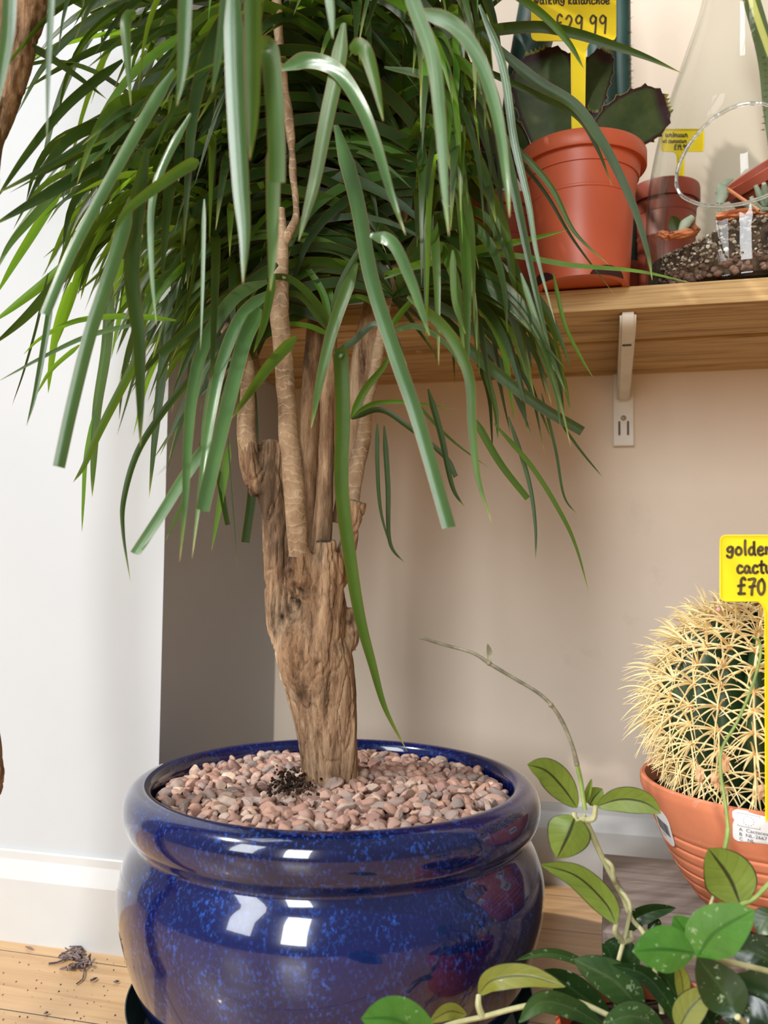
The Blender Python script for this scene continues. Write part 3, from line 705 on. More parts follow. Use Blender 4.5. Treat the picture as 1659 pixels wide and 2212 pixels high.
# ---- yellow tags
m_yel = simple('yellow_plastic', (.84, .63, .012), (.88, .68, .018), .4, 8, .04, 120, .4)
m_ink = simple('black_marker', (.035, .028, .015), (.10, .075, .02), .6, 40)
GLY = {'g': ([[(.75, .9), (.45, 1.0), (.15, .75), (.2, .45), (.5, .4), (.72, .65), (.75, .9), (.74, .2), (.55, -.25), (.2, -.2), (.08, -.05)]], .95),
 'o': ([[(.45, .95), (.15, .7), (.15, .25), (.45, .05), (.75, .3), (.72, .75), (.45, .95), (.3, .9)]], .9),
 'l': ([[(.25, 1.75), (.22, .8), (.3, .05)]], .55), 'i': ([[(.25, .95), (.22, .5), (.32, .05)], [(.27, 1.3), (.29, 1.36)]], .5),
 'd': ([[(.7, .85), (.4, .95), (.12, .6), (.18, .15), (.5, .1), (.7, .5), (.72, 1.7), (.72, .4), (.88, .03)]], 1.0),
 'e': ([[(.15, .5), (.6, .6), (.66, .85), (.4, 1.0), (.12, .7), (.15, .2), (.45, .02), (.75, .2)]], .85),
 'n': ([[(.15, .95), (.17, .05), (.2, .6), (.5, .95), (.7, .7), (.72, .3), (.85, .03)]], .95),
 'c': ([[(.7, .85), (.4, 1.0), (.12, .6), (.2, .12), (.5, .02), (.78, .2)]], .85),
 'a': ([[(.68, .8), (.4, .95), (.12, .6), (.2, .1), (.5, .1), (.7, .6), (.7, .85), (.72, .3), (.9, .05)]], .98),
 't': ([[(.35, 1.55), (.32, .6), (.38, .1), (.6, .05)], [(.05, 1.05), (.7, 1.1)]], .75),
 'u': ([[(.12, .95), (.15, .3), (.4, .05), (.65, .4), (.68, .95), (.7, .3), (.88, .05)]], .98),
 's': ([[(.6, .9), (.3, .95), (.2, .7), (.55, .4), (.5, .08), (.15, .08)]], .75),
 'w': ([[(.05, .95), (.2, .1), (.45, .75), (.65, .1), (.9, .95)]], 1.05),
 'k': ([[(.2, 1.75), (.18, .05)], [(.65, .95), (.22, .5), (.7, .03)]], .85),
 'h': ([[(.2, 1.7), (.18, .05), (.25, .6), (.5, .85), (.68, .6), (.7, .05)]], .9),
 'L': ([[(.85, 1.65), (.65, 1.85), (.42, 1.6), (.38, .9), (.3, .25), (.08, .12), (.3, .1), (.8, .12)], [(.1, .95), (.75, 1.05)]], 1.05),
 '7': ([[(.1, 1.65), (.8, 1.7), (.5, .9), (.42, .0)], [(.2, .85), (.78, .95)]], .95),
 '0': ([[(.5, 1.7), (.15, 1.3), (.12, .5), (.4, .02), (.75, .4), (.78, 1.2), (.5, 1.7)]], .95),
 '2': ([[(.12, 1.4), (.4, 1.75), (.68, 1.4), (.5, .8), (.12, .1), (.8, .12)]], .92),
 '9': ([[(.7, 1.5), (.4, 1.75), (.12, 1.35), (.3, .95), (.62, 1.15), (.7, 1.6), (.68, .8), (.6, .0)]], .9),
 '1': ([[(.3, 1.7), (.32, .05)]], .55), '.': ([[(.15, .12), (.2, .05)]], .4), ' ': ([], .5)}
def write(bm, text, o, X, Y, size, N, r, jitter=.03):
    cur = 0
    for ch in text:
        st, adv = GLY[ch]
        for s in st:
            pts = [o + X * ((cur + a + random.uniform(-jitter, jitter) * .5) * size) + Y * (b_ * size) + N * .0003 for a, b_ in s]
            if len(pts) == 2: pts = [pts[0], (pts[0] + pts[1]) / 2, pts[1]]
            T = cr(pts, 4); prev = None
            for i, p in enumerate(T):
                d = (T[min(i + 1, len(T) - 1)] - T[max(i - 1, 0)]).normalized(); sd = d.cross(N).normalized() * r
                cu = (bm.verts.new(p - sd), bm.verts.new(p + sd))
                if prev: bm.faces.new((prev[0], prev[1], cu[1], cu[0]))
                prev = cu
            for e_ in (T[0], T[-1]):
                q = [bm.verts.new(e_ + X * (r * math.cos(k * math.pi / 4)) + Y * (r * math.sin(k * math.pi / 4))) for k in range(8)]; bm.faces.new(q)
        cur += adv * 1.08
    return cur * size
def label_tag(x0, y0, x1, y1, z, stem_px, stem_y1, z1, lines, lab, sw=.5):
    """plate corner pixels at depth z facing the room; flared neck and stake below"""
    A = P(x0, y0, z); B = P(x1, y0, z); Cc = P(x0, y1, z); X = (B - A).normalized(); D = (Cc - A).normalized(); W = (B - A).length; H = (Cc - A).length; s = W * .055
    cx = (P(stem_px, y1, z) - A).dot(X); Sl = (P(stem_px, stem_y1, z1) - P(stem_px, y1, z)).length; swid = W * .085 * sw / .5
    out = [(s, 0), (W - s, 0), (W - s * .3, s * .3), (W, s), (W, H - s), (W - s * .3, H - s * .3), (W - s, H)]
    out += [(cx + swid * 2.0, H + H * .0), (cx + swid * 1.35, H + swid * .5), (cx + swid, H + swid * 1.5), (cx + swid * .86, H + Sl), (cx - swid * .86, H + Sl), (cx - swid, H + swid * 1.5), (cx - swid * 1.35, H + swid * .5), (cx - swid * 2.0, H), (s, H), (s * .3, H - s * .3), (0, H - s), (0, s), (s * .3, s * .3)]
    N = X.cross(-D).normalized(); N = N if N.dot(CAM - A) > 0 else -N
    bm = bmesh.new(); f1 = bm.faces.new([bm.verts.new(A + X * a + D * b_) for a, b_ in out]); 
    ex = bmesh.ops.extrude_face_region(bm, geom=[f1]); 
    for v in [g_ for g_ in ex['geom'] if isinstance(g_, bmesh.types.BMVert)]: v.co -= N * .0014
    o = tag(from_bm('plant_label', bm, m_yel, None, False), lab, 'plant label')
    # raised border
    bm = bmesh.new(); k = [A + X * a + D * b_ + N * .0002 for a, b_ in out]; k.append(k[0])
    for a, b_ in zip(k, k[1:]): tube(bm, [a, b_], .0007, 6, 1)
    from_bm('rim', bm, m_yel, o)
    bm = bmesh.new()
    for (txt, lx, ly, size, r) in lines:
        write(bm, txt, A + X * (lx * W) + D * (ly * H), X, -D, size * H, N * 1, r)
    from_bm('handwriting', bm, m_ink, o, False)
    return o
label_tag(1148, -48, 1330, 88, 1.0, 1249, 300, 1.02, [('walking kalanchoe', .03, .42, .079, .0009), ('L29.99', .26, .88, .16, .0012)], 'yellow plastic label with handwritten price 29.99 stuck in the big terracotta pot')
label_tag(1428, 279, 1520, 327, 1.235, 1470, 410, 1.24, [('golden', .1, .38, .16, .0008), ('cactus', .12, .68, .15, .0008), ('L19.99', .3, .93, .13, .0008)][2:] + [('uninuun', .1, .36, .15, .0008), ('wi cunocun', .03, .62, .12, .0007)], 'small yellow plastic label in the dull pot, seen through the terrarium glass')
# ---- toothed succulent (broad paddles)
def paddle_mat():
    m, nt, b, n, l = M('paddle_leaf'); uv = n.new('ShaderNodeUVMap'); s = n.new('ShaderNodeSeparateXYZ'); l.new(uv.outputs[0], s.inputs[0])
    e1 = math_(nt, 'ABSOLUTE', math_(nt, 'SUBTRACT', s.outputs[0], .5)); e = math_(nt, 'MAXIMUM', math_(nt, 'MULTIPLY', e1, 2.0), math_(nt, 'MULTIPLY', math_(nt, 'SUBTRACT', s.outputs[1], .0), 1.0))
    c = ramp(nt, tex(nt, 30, detail=5), [(.3, (.045, .085, .022)), (.7, (.12, .16, .045))])
    c = mixc(nt, ramp(nt, e, [(.84, (0, 0, 0)), (.92, (1, 1, 1))]), c, (.055, .012, .018)); c = mixc(nt, ramp(nt, e, [(.975, (0, 0, 0)), (.99, (1, 1, 1))]), c, (.42, .42, .10))
    l.new(c, b.inputs['Base Color']); b.inputs['Roughness'].default_value = .5; return m
m_pad = paddle_mat()
succ = empty('toothed_succulent', mc + Zu * .15)
tag(succ, 'broad dark green succulent with toothed purple leaf edges in the big terracotta pot', 'succulent')
def paddle(pts, z, wpx, curl=.15, name='leaf', zz=None, parent=None, teeth=9, mat=None, prof=None):
    p3 = [P(x, y, z + (zz or 0) * i / (len(pts) - 1)) for i, (x, y) in enumerate(pts)]
    bm = bmesh.new(); leaf_mesh(bm, p3, wpx * z / FPX, prof or (lambda t: (.40 + .60 * math.sin(math.pi * min(1, t * .72 + .08))) * (1 if t < .80 else max(.3, 1 - ((t - .8) / .2) ** 2 * .6))), 10, 14, random.uniform(-.2, .2), curl, teeth=0)
    # spiky teeth on the margin
    bm.verts.ensure_lookup_table()
    rows = 15; nrow = len(bm.verts) // rows
    cen = sum((v.co for v in bm.verts), Vector()) / len(bm.verts)
    for r_ in range(nrow // 3, nrow):
        for s_ in (0, rows - 1):
            if r_ % 4 == 0:
                v = bm.verts[r_ * rows + s_]; v.co += (v.co - cen).normalized() * .0035
    for k in range(0, rows, 3):
        v = bm.verts[(nrow - 1) * rows + k]; v.co += (v.co - cen).normalized() * .004
    ex = bmesh.ops.solidify(bm, geom=bm.faces[:], thickness=.003)
    return from_bm(name, bm, mat or m_pad, parent or succ, normals=False)
paddle([(1200, 330), (1190, 250), (1172, 170), (1160, 108)], 1.04, 140)
paddle([(1300, 330), (1330, 285), (1385, 250), (1445, 226)], 1.03, 118, .1)
paddle([(1240, 330), (1262, 250), (1285, 170), (1312, 108)], 1.10, 70, .3)
paddle([(1255, 320), (1268, 280), (1280, 240)], 1.09, 60, .2)
paddle([(1130, 340), (1095, 300), (1060, 290), (1030, 300)], 1.06, 90, .3)
# ---- column cacti
m_col = simple('blue_green_skin', (.010, .045, .036), (.025, .075, .060), .45, 14, .1, 60)
m_sp = simple('brown_spines', (.10, .07, .045), (.22, .16, .10), .6, 50)
def column(pts, r, ribs, lab, spine=.006):
    C_ = cr(pts, 8); bm = bmesh.new(); sb = bmesh.new(); seg = ribs * 8; rings = []
    for i, p in enumerate(C_):
        T = (C_[min(i + 1, len(C_) - 1)] - C_[max(i - 1, 0)]).normalized(); S = T.cross(Vector((.2, 1, 0))).normalized(); W = T.cross(S)
        rs = r * (1 if i < len(C_) - 4 else (1 - ((i - len(C_) + 4) / 4) ** 2 * .8)); ring = []
        for k in range(seg):
            a = 2 * math.pi * k / seg; q = rs * (.74 + .26 * abs(math.cos(a * ribs / 2)) ** 1.0)
            d = S * math.cos(a) + W * math.sin(a); ring.append(bm.verts.new(p + d * q))
            if k % 8 == 0:
                for s in range(4):
                    e = (d + Vector((random.gauss(0, .5), random.gauss(0, .5), random.gauss(0, .5)))).normalized() * spine * random.uniform(.6, 1.2)
                    o_ = p + d * q + T * random.uniform(-.3, .3) * .01; tube(sb, [o_, o_ + e], [.0006, .0001], 4, 1, False)
        rings.append(ring)
    for a, b_ in zip(rings, rings[1:]):
        for k in range(seg): bm.faces.new((a[k], a[(k + 1) % seg], b_[(k + 1) % seg], b_[k]))
    bm.faces.new(rings[-1]); bm.faces.new(rings[0][::-1])
    o = tag(from_bm('column_cactus', bm, m_col), lab, 'cactus'); s = from_bm('spines', sb, m_sp, o); s['kind'] = 'stuff'; return o
cc = P(1335, 500, 1.262); cc.z = SHT + .08
column([cc, P(1322, 300, 1.262), P(1318, 150, 1.262), P(1316, -120, 1.262)], .032, 5, 'tall blue-green ribbed column cactus behind the yellow 29.99 label')
c2 = P(1082, 500, 1.12); c2.z = SHT + .10
m_ol = m_col
bm = bmesh.new()
for (a, b_, c_, w0, w1) in (((1082, 400), (1000, 280), (960, 40), .020, .024), ((1090, 400), (1130, 180), (1185, -60), .014, .030)):
    tube(bm, [P(*a, 1.12), P(*b_, 1.11), P(*c_, 1.10)], [w0, (w0 + w1) / 2, w1], 16, 8)
tag(from_bm('fleshy_cactus', bm, m_col), 'smooth blue-green branching cactus standing behind the drooping leaves', 'cactus')
# sawtooth-edged agave blade at the right edge behind the glass
m_ag = leaf_mat('agave_leaf', (.10, .15, .07), (.16, .22, .11), (.10, .13, .06), .5, .1)
bm = bmesh.new(); leaf_mesh(bm, [P(1700, 420, 1.28), P(1672, 250, 1.27), P(1655, 120, 1.25), P(1615, -30, 1.22)], 46 * 1.25 / FPX, lambda t: 1 - t * .3, 10, 6, .2, .3)
ag = tag(from_bm('agave', bm, m_ag, normals=False), 'grey-green spiky-edged agave leaf rising at the right edge behind the glass', 'succulent')
sb = bmesh.new()
for i in range(22):
    t_ = i / 21; x = 1630 + 18 * math.sin(t_ * 3) - (1 - t_) * 24 + 10; y = -20 + 300 * t_; p = P(x + 8, y, 1.255); tube(sb, [p, p + Vector((-.006, -.002, -.002))], [.0011, .0002], 5, 1, False)
from_bm('teeth', sb, m_sp, ag)
bm = bmesh.new(); leaf_mesh(bm, [P(1665, 120, 1.2), P(1640, 50, 1.2), P(1610, -40, 1.2)], 13 * 1.2 / FPX, lambda t: 1, 8, 2, 0, .3)
m_yg = simple('yellow_green_edge', (.55, .52, .10), (.62, .58, .14), .5); from_bm('yellow_edge', bm, m_yg, ag, normals=False)
# ---- terrarium
TC = P(1612, 560, 1.10); TC.z = SHT
KZ = 1.06 / FPX
def hh(y): return (P(1643, y, 1.06).z)
rim_c = P(1611, 316, .99)
gp = [(.02, .002), (.104, .002), (.114, .008), (.1195, .03), (.1205, .09), (.1175, .148), (.108, .205), (.093, .263), (.0735, .321), (.054, .379), (.045, .42), (.044, .45)]
m, nt, b, n, l = M('clear_glass'); m_glass = m
n.remove(b); tr = n.new('ShaderNodeBsdfTransparent'); tr.inputs[0].default_value = (.90, .92, .90, 1); gl = n.new('ShaderNodeBsdfGlossy'); gl.inputs['Roughness'].default_value = .01
lw = n.new('ShaderNodeLayerWeight'); lw.inputs[0].default_value = .5; lwp = math_(nt, 'ADD', math_(nt, 'MULTIPLY', math_(nt, 'POWER', lw.outputs['Facing'], 5.0), .8), .03); mx = n.new('ShaderNodeMixShader'); l.new(lwp, mx.inputs[0]); l.new(tr.outputs[0], mx.inputs[1]); l.new(gl.outputs[0], mx.inputs[2]); l.new(mx.outputs[0], n['Material Output'].inputs[0])
bp = n.new('ShaderNodeBump'); bp.inputs['Strength'].default_value = .25; bp.inputs['Distance'].default_value = .004; l.new(tex(nt, 16, (1, 1, .4), 2), bp.inputs['Height']); l.new(bp.outputs[0], gl.inputs['Normal'])
m, nt, b, n, l = M('glass_rim'); m_grim = m; b.inputs['Base Color'].default_value = (.75, .78, .74, 1); b.inputs['Roughness'].default_value = .08; b.inputs['Transmission Weight'].default_value = .8; b.inputs['IOR'].default_value = 1.45
prof2 = smooth_prof(gp, 6); bm = bmesh.new(); seg = 256; lathe(bm, prof2, TC, seg)
rr_dir = (rim_c - Vector((TC.x, TC.y, rim_c.z))); 
dirn = Vector((-.03, -1, .26)).normalized()
Xh = dirn.cross(Zu).normalized(); Yh = Xh.cross(dirn)
RH = 116 * .985 / FPX
hc = rim_c.copy()
def in_hole(p, f=1.0):
    d = p - hc
    if (p - Vector((TC.x, TC.y, p.z))).dot(dirn) < 0: return False
    return math.hypot(d.dot(Xh), d.dot(Yh)) < RH * f
kill = [f for f in bm.faces if in_hole(f.calc_center_median())]
bmesh.ops.delete(bm, geom=kill, context='FACES')
# the hole's rim follows the glass surface
def r_at(z):
    z -= TC.z
    for (r1, h1), (r2, h2) in zip(prof2, prof2[1:]):
        if h1 <= z <= h2 and h2 > h1: return r1 + (r2 - r1) * (z - h1) / (h2 - h1)
    return prof2[-1][0]
ringp = []
for k in range(64):
    a = 2 * math.pi * k / 64; q = hc + Xh * math.cos(a) * RH + Yh * math.sin(a) * RH - dirn * .3
    best = None
    for s in range(400):
        p = q + dirn * (.3 + .13 - s * .001)
        if math.hypot(p.x - TC.x, p.y - TC.y) <= r_at(p.z): best = p; break
    ringp.append(best or q)
ring_pts = ringp
for e in bm.edges:
    if e.is_boundary:
        for v in e.verts:
            if not in_hole(v.co, 1.12) or v.co.z > TC.z + .4: continue
            v.co = min(ring_pts, key=lambda r_: (r_ - v.co).length)
terr = tag(from_bm('glass_terrarium', bm, m_glass), 'clear teardrop glass terrarium with round side opening on the shelf', 'terrarium')
bm = bmesh.new(); tube(bm, ringp + [ringp[0]], .0022, 8, 2, False); from_bm('opening_rim', bm, m_grim, terr)
# contents
m_sub = simple('terrarium_soil', (.02, .013, .009), (.11, .07, .045), .9, 90, 1, 150, .2)
def soil_h(x, y): t_ = min(1, max(0, (x + .095) / .06)); return .050 + .008 * noise.noise(Vector((x * 14, y * 14, 2))) + .017 * t_ * t_ * (3 - 2 * t_)
bm = bmesh.new(); seg = 72; rings = []
for r in [.1, .05]:
    rings.append(r)
vs = []
lay = [(.09, .004), (.109, .008), (.1165, .025), (.1175, .045)]
allr = []
for r, z in lay: allr.append([bm.verts.new(TC + Vector((r * math.cos(2 * math.pi * k / seg), r * math.sin(2 * math.pi * k / seg), z))) for k in range(seg)])
for r in (.1165, .105, .09, .07, .05, .03, .012):
    row = []
    for k in range(seg):
        a = 2 * math.pi * k / seg; x, y = r * math.cos(a), r * math.sin(a); row.append(bm.verts.new(TC + Vector((x, y, soil_h(x, y) + random.uniform(-.0015, .0015)))))
    allr.append(row)
for a, b_ in zip(allr, allr[1:]):
    for k in range(seg): bm.faces.new((a[k], a[(k + 1) % seg], b_[(k + 1) % seg], b_[k]))
bm.faces.new(allr[-1]); bm.faces.new(allr[0][::-1])
tag(from_bm('terrarium_soil', bm, m_sub), 'dark gritty soil filling the bottom of the glass terrarium', 'soil')
m, nt, b, n, l = M('grit'); geo = n.new('ShaderNodeNewGeometry')
l.new(ramp(nt, geo.outputs['Random Per Island'], [(0, (.10, .07, .05)), (.3, (.22, .15, .10)), (.6, (.40, .32, .24)), (.85, (.55, .50, .42)), (1, (.75, .72, .66))]), b.inputs['Base Color']); b.inputs['Roughness'].default_value = .7; m_grit = m
m, nt, b, n, l = M('clay_balls'); geo = n.new('ShaderNodeNewGeometry')
l.new(ramp(nt, geo.outputs['Random Per Island'], [(0, (.09, .05, .035)), (.6, (.16, .09, .06)), (1, (.22, .13, .09))]), b.inputs['Base Color']); b.inputs['Roughness'].default_value = .8; m_ball = m
def scatter(name, count, fn, mat, lab, cat, r0, r1, sub=1):
    bm = bmesh.new()
    for i in range(count):
        p = fn(); r = bmesh.ops.create_icosphere(bm, subdivisions=sub, radius=random.uniform(r0, r1), matrix=Matrix.Translation(p))
        sx = Vector((random.uniform(.7, 1.2), random.uniform(.7, 1.2), random.uniform(.6, 1)))
        for v in r['verts']: d = v.co - p; v.co = p + Vector((d.x * sx.x, d.y * sx.y, d.z * sx.z)) * random.uniform(.85, 1.1)
    return tag(from_bm(name, bm, mat, normals=False), lab, cat, kind='stuff')
def wall_pt():
    a = random.uniform(-2.9, -.2); z = random.uniform(.024, .075); r = .1172
    x, y = r * math.cos(a), r * math.sin(a); z = min(z, soil_h(x, y)); return TC + Vector((x, y, z))
def top_pt():
    a = random.uniform(0, 6.28); r = .112 * random.random() ** .5; x, y = r * math.cos(a), r * math.sin(a); return TC + Vector((x, y, soil_h(x, y) + .001))
def low_pt():
    a = random.uniform(-3.0, -.1); return TC + Vector((.1135 * math.cos(a), .1135 * math.sin(a), random.uniform(.008, .03)))
scatter('grit', 620, wall_pt, m_grit, 'pale and brown grit pressed against the terrarium glass', 'gravel', .0012, .0032)
scatter('grit', 700, top_pt, m_grit, 'loose fine grit on the soil surface inside the terrarium', 'gravel', .0012, .0035)
scatter('clay_pebbles', 260, low_pt, m_ball, 'brown round clay pebbles in the lowest layer of the terrarium', 'gravel', .0035, .0052, 2)
m_bk = simple('orange_bark', (.42, .13, .05), (.60, .24, .10), .7, 30, .5, 90)
def chip(px, py, z, wx, hx, rot, lab):
    c = P(px, py, z); s = z / FPX; bm = bmesh.new(); bmesh.ops.create_icosphere(bm, subdivisions=3, radius=1)
    R_ = Matrix.Rotation(rot, 3, 'Y') @ Matrix.Rotation(random.uniform(-.4, .4), 3, 'X')
    for v in bm.verts:
        q = v.co * (1 + .45 * noise.noise(v.co * 2.2 + Vector((px, 0, 0)))); v.co = c + R_ @ Vector((q.x * wx * s / 2, q.y * wx * s * .3, q.z * hx * s / 2))
    tag(from_bm('bark_chip', bm, m_bk, None, False), lab, 'bark chip', 'orange bark chips in the terrarium')
chip(1437, 508, 1.035, 34, 16, .3, 'small orange bark chip nearest the left wall of the terrarium')
chip(1475, 507, 1.02, 62, 16, -.1, 'wide orange bark chip in front of the round green leaf in the terrarium')
chip(1492, 490, 1.035, 40, 18, .5, 'orange bark chip leaning right of the round green leaf in the terrarium')
chip(1590, 467, 1.005, 90, 22, -.1, 'longest orange bark chip lying under the round opening')
chip(1640, 468, 1.005, 50, 16, .1, 'orange bark chip at the right edge of the terrarium soil')
m_sg = simple('sage_leaf', (.26, .32, .22), (.40, .46, .34), .7, 30); m_ovl = simple('olive_leaf', (.08, .11, .02), (.13, .16, .04), .5, 20)
pl = empty('small_succulent', P(1462, 505, 1.03)); tag(pl, 'tiny succulent with one olive and one grey leaf at left inside the terrarium', 'succulent')
bm = bmesh.new(); leaf_mesh(bm, [P(1466, 508, 1.03), P(1458, 485, 1.03), P(1450, 466, 1.03)], 30 * 1.0 / FPX, prof_hoya, 6, 6, .3, .3); bmesh.ops.solidify(bm, geom=bm.faces[:], thickness=.0015); from_bm('leaf', bm, m_ovl, pl, normals=False)
bm = bmesh.new(); tube(bm, [P(1468, 506, 1.025), P(1480, 485, 1.025), P(1496, 470, 1.025)], [.003, .0065, .004], 10, 5); from_bm('leaf', bm, m_sg, pl)
pl = empty('fuzzy_succulent', P(1640, 455, 1.05)); tag(pl, 'pale fuzzy succulent rosette at the right edge inside the terrarium', 'succulent')
for i, (a, b_, c_) in enumerate((((1645, 450), (1630, 440), (1622, 425)), ((1650, 445), (1640, 420), (1632, 400)), ((1655, 440), (1652, 410), (1650, 396)), ((1645, 455), (1625, 452), (1608, 440)), ((1655, 450), (1665, 430), (1670, 410)), ((1640, 462), (1650, 455), (1662, 452)))):
    bm = bmesh.new(); tube(bm, [P(*a, 1.05), P(*b_, 1.05 - .005 * i), P(*c_, 1.05 - .008 * i)], [.002, .004, .0025], 8, 4); from_bm('leaf', bm, m_sg, pl)
bm = bmesh.new(); tube(bm, [P(1555, 440, 1.06), P(1560, 415, 1.06), P(1552, 398, 1.06)], [.004, .009, .003], 10, 5, squash=.5); tube(bm, [P(1552, 410, 1.06), P(1568, 395, 1.06), P(1584, 386, 1.06)], [.003, .004, .0015], 8, 4, squash=.4); tube(bm, [P(1556, 470, 1.06), P(1553, 435, 1.06)], .0015, 8, 3)
tag(from_bm('grey_succulent', bm, m_sg), 'grey-green two-leaf succulent seen through the round opening', 'succulent')
bm = bmesh.new(); a_, b_ = P(1572, 408, 1.05), P(1640, 455, 1.03); tube(bm, [a_, b_], .0022, 6, 2)
tag(from_bm('orange_stick', bm, m_bk), 'thin orange stick leaning across the inside of the terrarium', 'stick')
# ------------------------------------------------------------------ wooden block, bowl, golden cactus
m_block = wood('painted_block', (.14, .105, .095), (.22, .175, .155), (.30, .25, .225), -TH, .8, False)
nt = m_block.node_tree; b = nt.nodes['Principled BSDF']; src = b.inputs['Base Color'].links[0].from_socket
scr = ramp(nt, tex(nt, 30, (.25, 3.0, 2.0), 5, rough=.7, rot=(0, 0, TH)), [(.60, (0, 0, 0)), (.68, (1, 1, 1))])
nt.links.new(mixc(nt, math_(nt, 'MULTIPLY', scr, .55), src, (.48, .44, .42)), b.inputs['Base Color']); b.inputs['Roughness'].default_value = .45
HBK = .136
b0 = hit(1303, 1843, Vector((0, 0, HBK)), Zu); b1 = hit(1297, 2008, Vector((0, 0, HBK)), Zu)
dd = (b1 - b0).dot(nr)
print('block depth', dd, depth(b0), depth(b1))
bm = bmesh.new(); o_ = b0.copy(); o_.z = 0; box_uvw(bm, o_, u * .62, nr * dd, Zu * HBK, .0025)
tag(from_bm('wooden_block', bm, m_block, None, False), 'low scuffed grey-brown wooden block under the golden cactus bowl', 'wooden block')
m, nt, b, n, l = M('terracotta_clay'); m_clay = m
c = ramp(nt, tex(nt, 9, detail=5), [(.3, (.52, .155, .07)), (.7, (.62, .21, .105))])
c = mixc(nt, ramp(nt, tex(nt, 45, (1, 1, .8), 7, rough=.75, dist=1.5), [(.62, (0, 0, 0)), (.75, (.5, .5, .5))]), c, (.80, .55, .45)); l.new(c, b.inputs['Base Color'])
b.inputs['Roughness'].default_value = .7; bump(nt, tex(nt, 80, detail=4), .12)
BC = P(1692, 1700, .885); BC.z = HBK
RB = .1385; BH = .137
def bowl_r(h): 
    t = h / BH
    return RB * (.36 + .64 * min(1, t / .93) ** .50) if t < .93 else RB
prof = [(0, 0), (.052, 0)]
for i in range(1, 61):
    h = BH * .70 * i / 60; r = bowl_r(h); k = (h / .0118) % 1
    r -= .0016 * math.exp(-((k - .5) / .10) ** 2) if h > .02 else 0
    prof.append((r, h))
prof += [(bowl_r(BH * .72) , BH * .715), (bowl_r(BH * .8), BH * .8), (bowl_r(BH * .92), BH * .92), (RB, BH * .95), (RB * 1.0, BH * .985), (RB * .985, BH), (RB * .965, BH * .995), (RB * .95, BH * .97), (RB * .93, BH * .8), (0, BH * .7)]
bm = bmesh.new(); lathe(bm, prof, BC, 128)
bowl = tag(from_bm('terracotta_bowl', bm, m_clay), 'wide ribbed terracotta bowl with white stickers holding the golden barrel cactus', 'bowl')
print('bowl rim', depth(BC), [tuple(round(v) for v in in_zone(BC + Vector((RB * math.cos(a), RB * math.sin(a), BH)))[:2]) for a in (math.pi, -math.pi / 2, math.pi / 2)])
bm = bmesh.new(); S_ = []
for r in (0, .03, .06, .09, .11, .1295):
    S_.append([bm.verts.new(BC + Vector((r * math.cos(k * math.pi / 32), r * math.sin(k * math.pi / 32), BH * .86 + random.uniform(-.003, .003)))) for k in range(64)] if r else [bm.verts.new(BC + Zu * BH * .86)])
for k in range(64): bm.faces.new((S_[0][0], S_[1][k], S_[1][(k + 1) % 64]))
for a, b_ in zip(S_[1:], S_[2:]):
    for k in range(64): bm.faces.new((a[k], b_[k], b_[(k + 1) % 64], a[(k + 1) % 64]))
tag(from_bm('bowl_soil', bm, m_soil), 'dark crumbly soil in the terracotta bowl', 'soil')
# stickers on the bowl
m_white = simple('white_sticker', (.80, .80, .82), (.84, .84, .86), .4, 10); m_blk = simple('print_ink', (.03, .03, .035), (.05, .05, .06), .5)
def bowl_surf(ac, hc_, x, y, off, rot=0):
    X = x * math.cos(rot) - y * math.sin(rot); Y = x * math.sin(rot) + y * math.cos(rot); h = hc_ + Y * .93
    r = bowl_r(max(.004, h)) + off; a = ac + X / r
    return BC + Vector((r * math.cos(a), r * math.sin(a), h))
def ang_at(px, py):
    # bowl angle and height under a pixel
    d = ray(px, py); best = None
    for i in range(2000):
        p = CAM + d * (.70 + i * .0001); h = p.z - BC.z
        if 0 < h < BH and math.hypot(p.x - BC.x, p.y - BC.y) <= bowl_r(h): return math.atan2(p.y - BC.y, p.x - BC.x), h
    return -1.57, .08
def sticker(px, py, w_, h_, rot, cr_=.12):
    ac, hc_ = ang_at(px, py); bm = bmesh.new(); nx, ny = 16, 10; g = []
    for j in range(ny + 1):
        row = []
        for i in range(nx + 1):
            x = (-.5 + i / nx) * w_; y = (-.5 + j / ny) * h_
            k = cr_ * min(w_, h_); dx = max(0, abs(x) - (w_ / 2 - k)); dy = max(0, abs(y) - (h_ / 2 - k)); q = math.hypot(dx, dy)
            if q > k:
                x = math.copysign(w_ / 2 - k + dx * k / q, x); y = math.copysign(h_ / 2 - k + dy * k / q, y)
            row.append(bm.verts.new(bowl_surf(ac, hc_, x, y, .0008, rot)))
        g.append(row)
    for j in range(ny):
        for i in range(nx): bm.faces.new((g[j][i], g[j][i + 1], g[j + 1][i + 1], g[j + 1][i]))
    o = from_bm('sticker', bm, m_white, bowl); return o, ac, hc_
def marks(o, ac, hc_, rot, shapes, name='print'):
    bm = bmesh.new()
    for x0, y0, x1, y1 in shapes:
        n_ = max(1, int(abs(x1 - x0) / .002)); prev = None
        for i in range(n_ + 1):
            x = x0 + (x1 - x0) * i / n_; c_ = (bm.verts.new(bowl_surf(ac, hc_, x, y0, .0011, rot)), bm.verts.new(bowl_surf(ac, hc_, x, y1, .0011, rot)))
            if prev: bm.faces.new((prev[0], c_[0], c_[1], prev[1]))
            prev = c_
    return from_bm(name, bm, m_blk, o)
o, ac, h0 = sticker(1668, 1797, .066, .032, -.02, .14)
ox = -.033
R_ = []
def rect(x0, y0, x1, y1, t=.00035):
    R_.extend([(x0, y0, x1, y0 + t), (x0, y1 - t, x1, y1), (x0, y0, x0 + t, y1), (x1 - t, y0, x1, y1)])
rect(ox + .0045, .0005, ox + .0235, .0135)
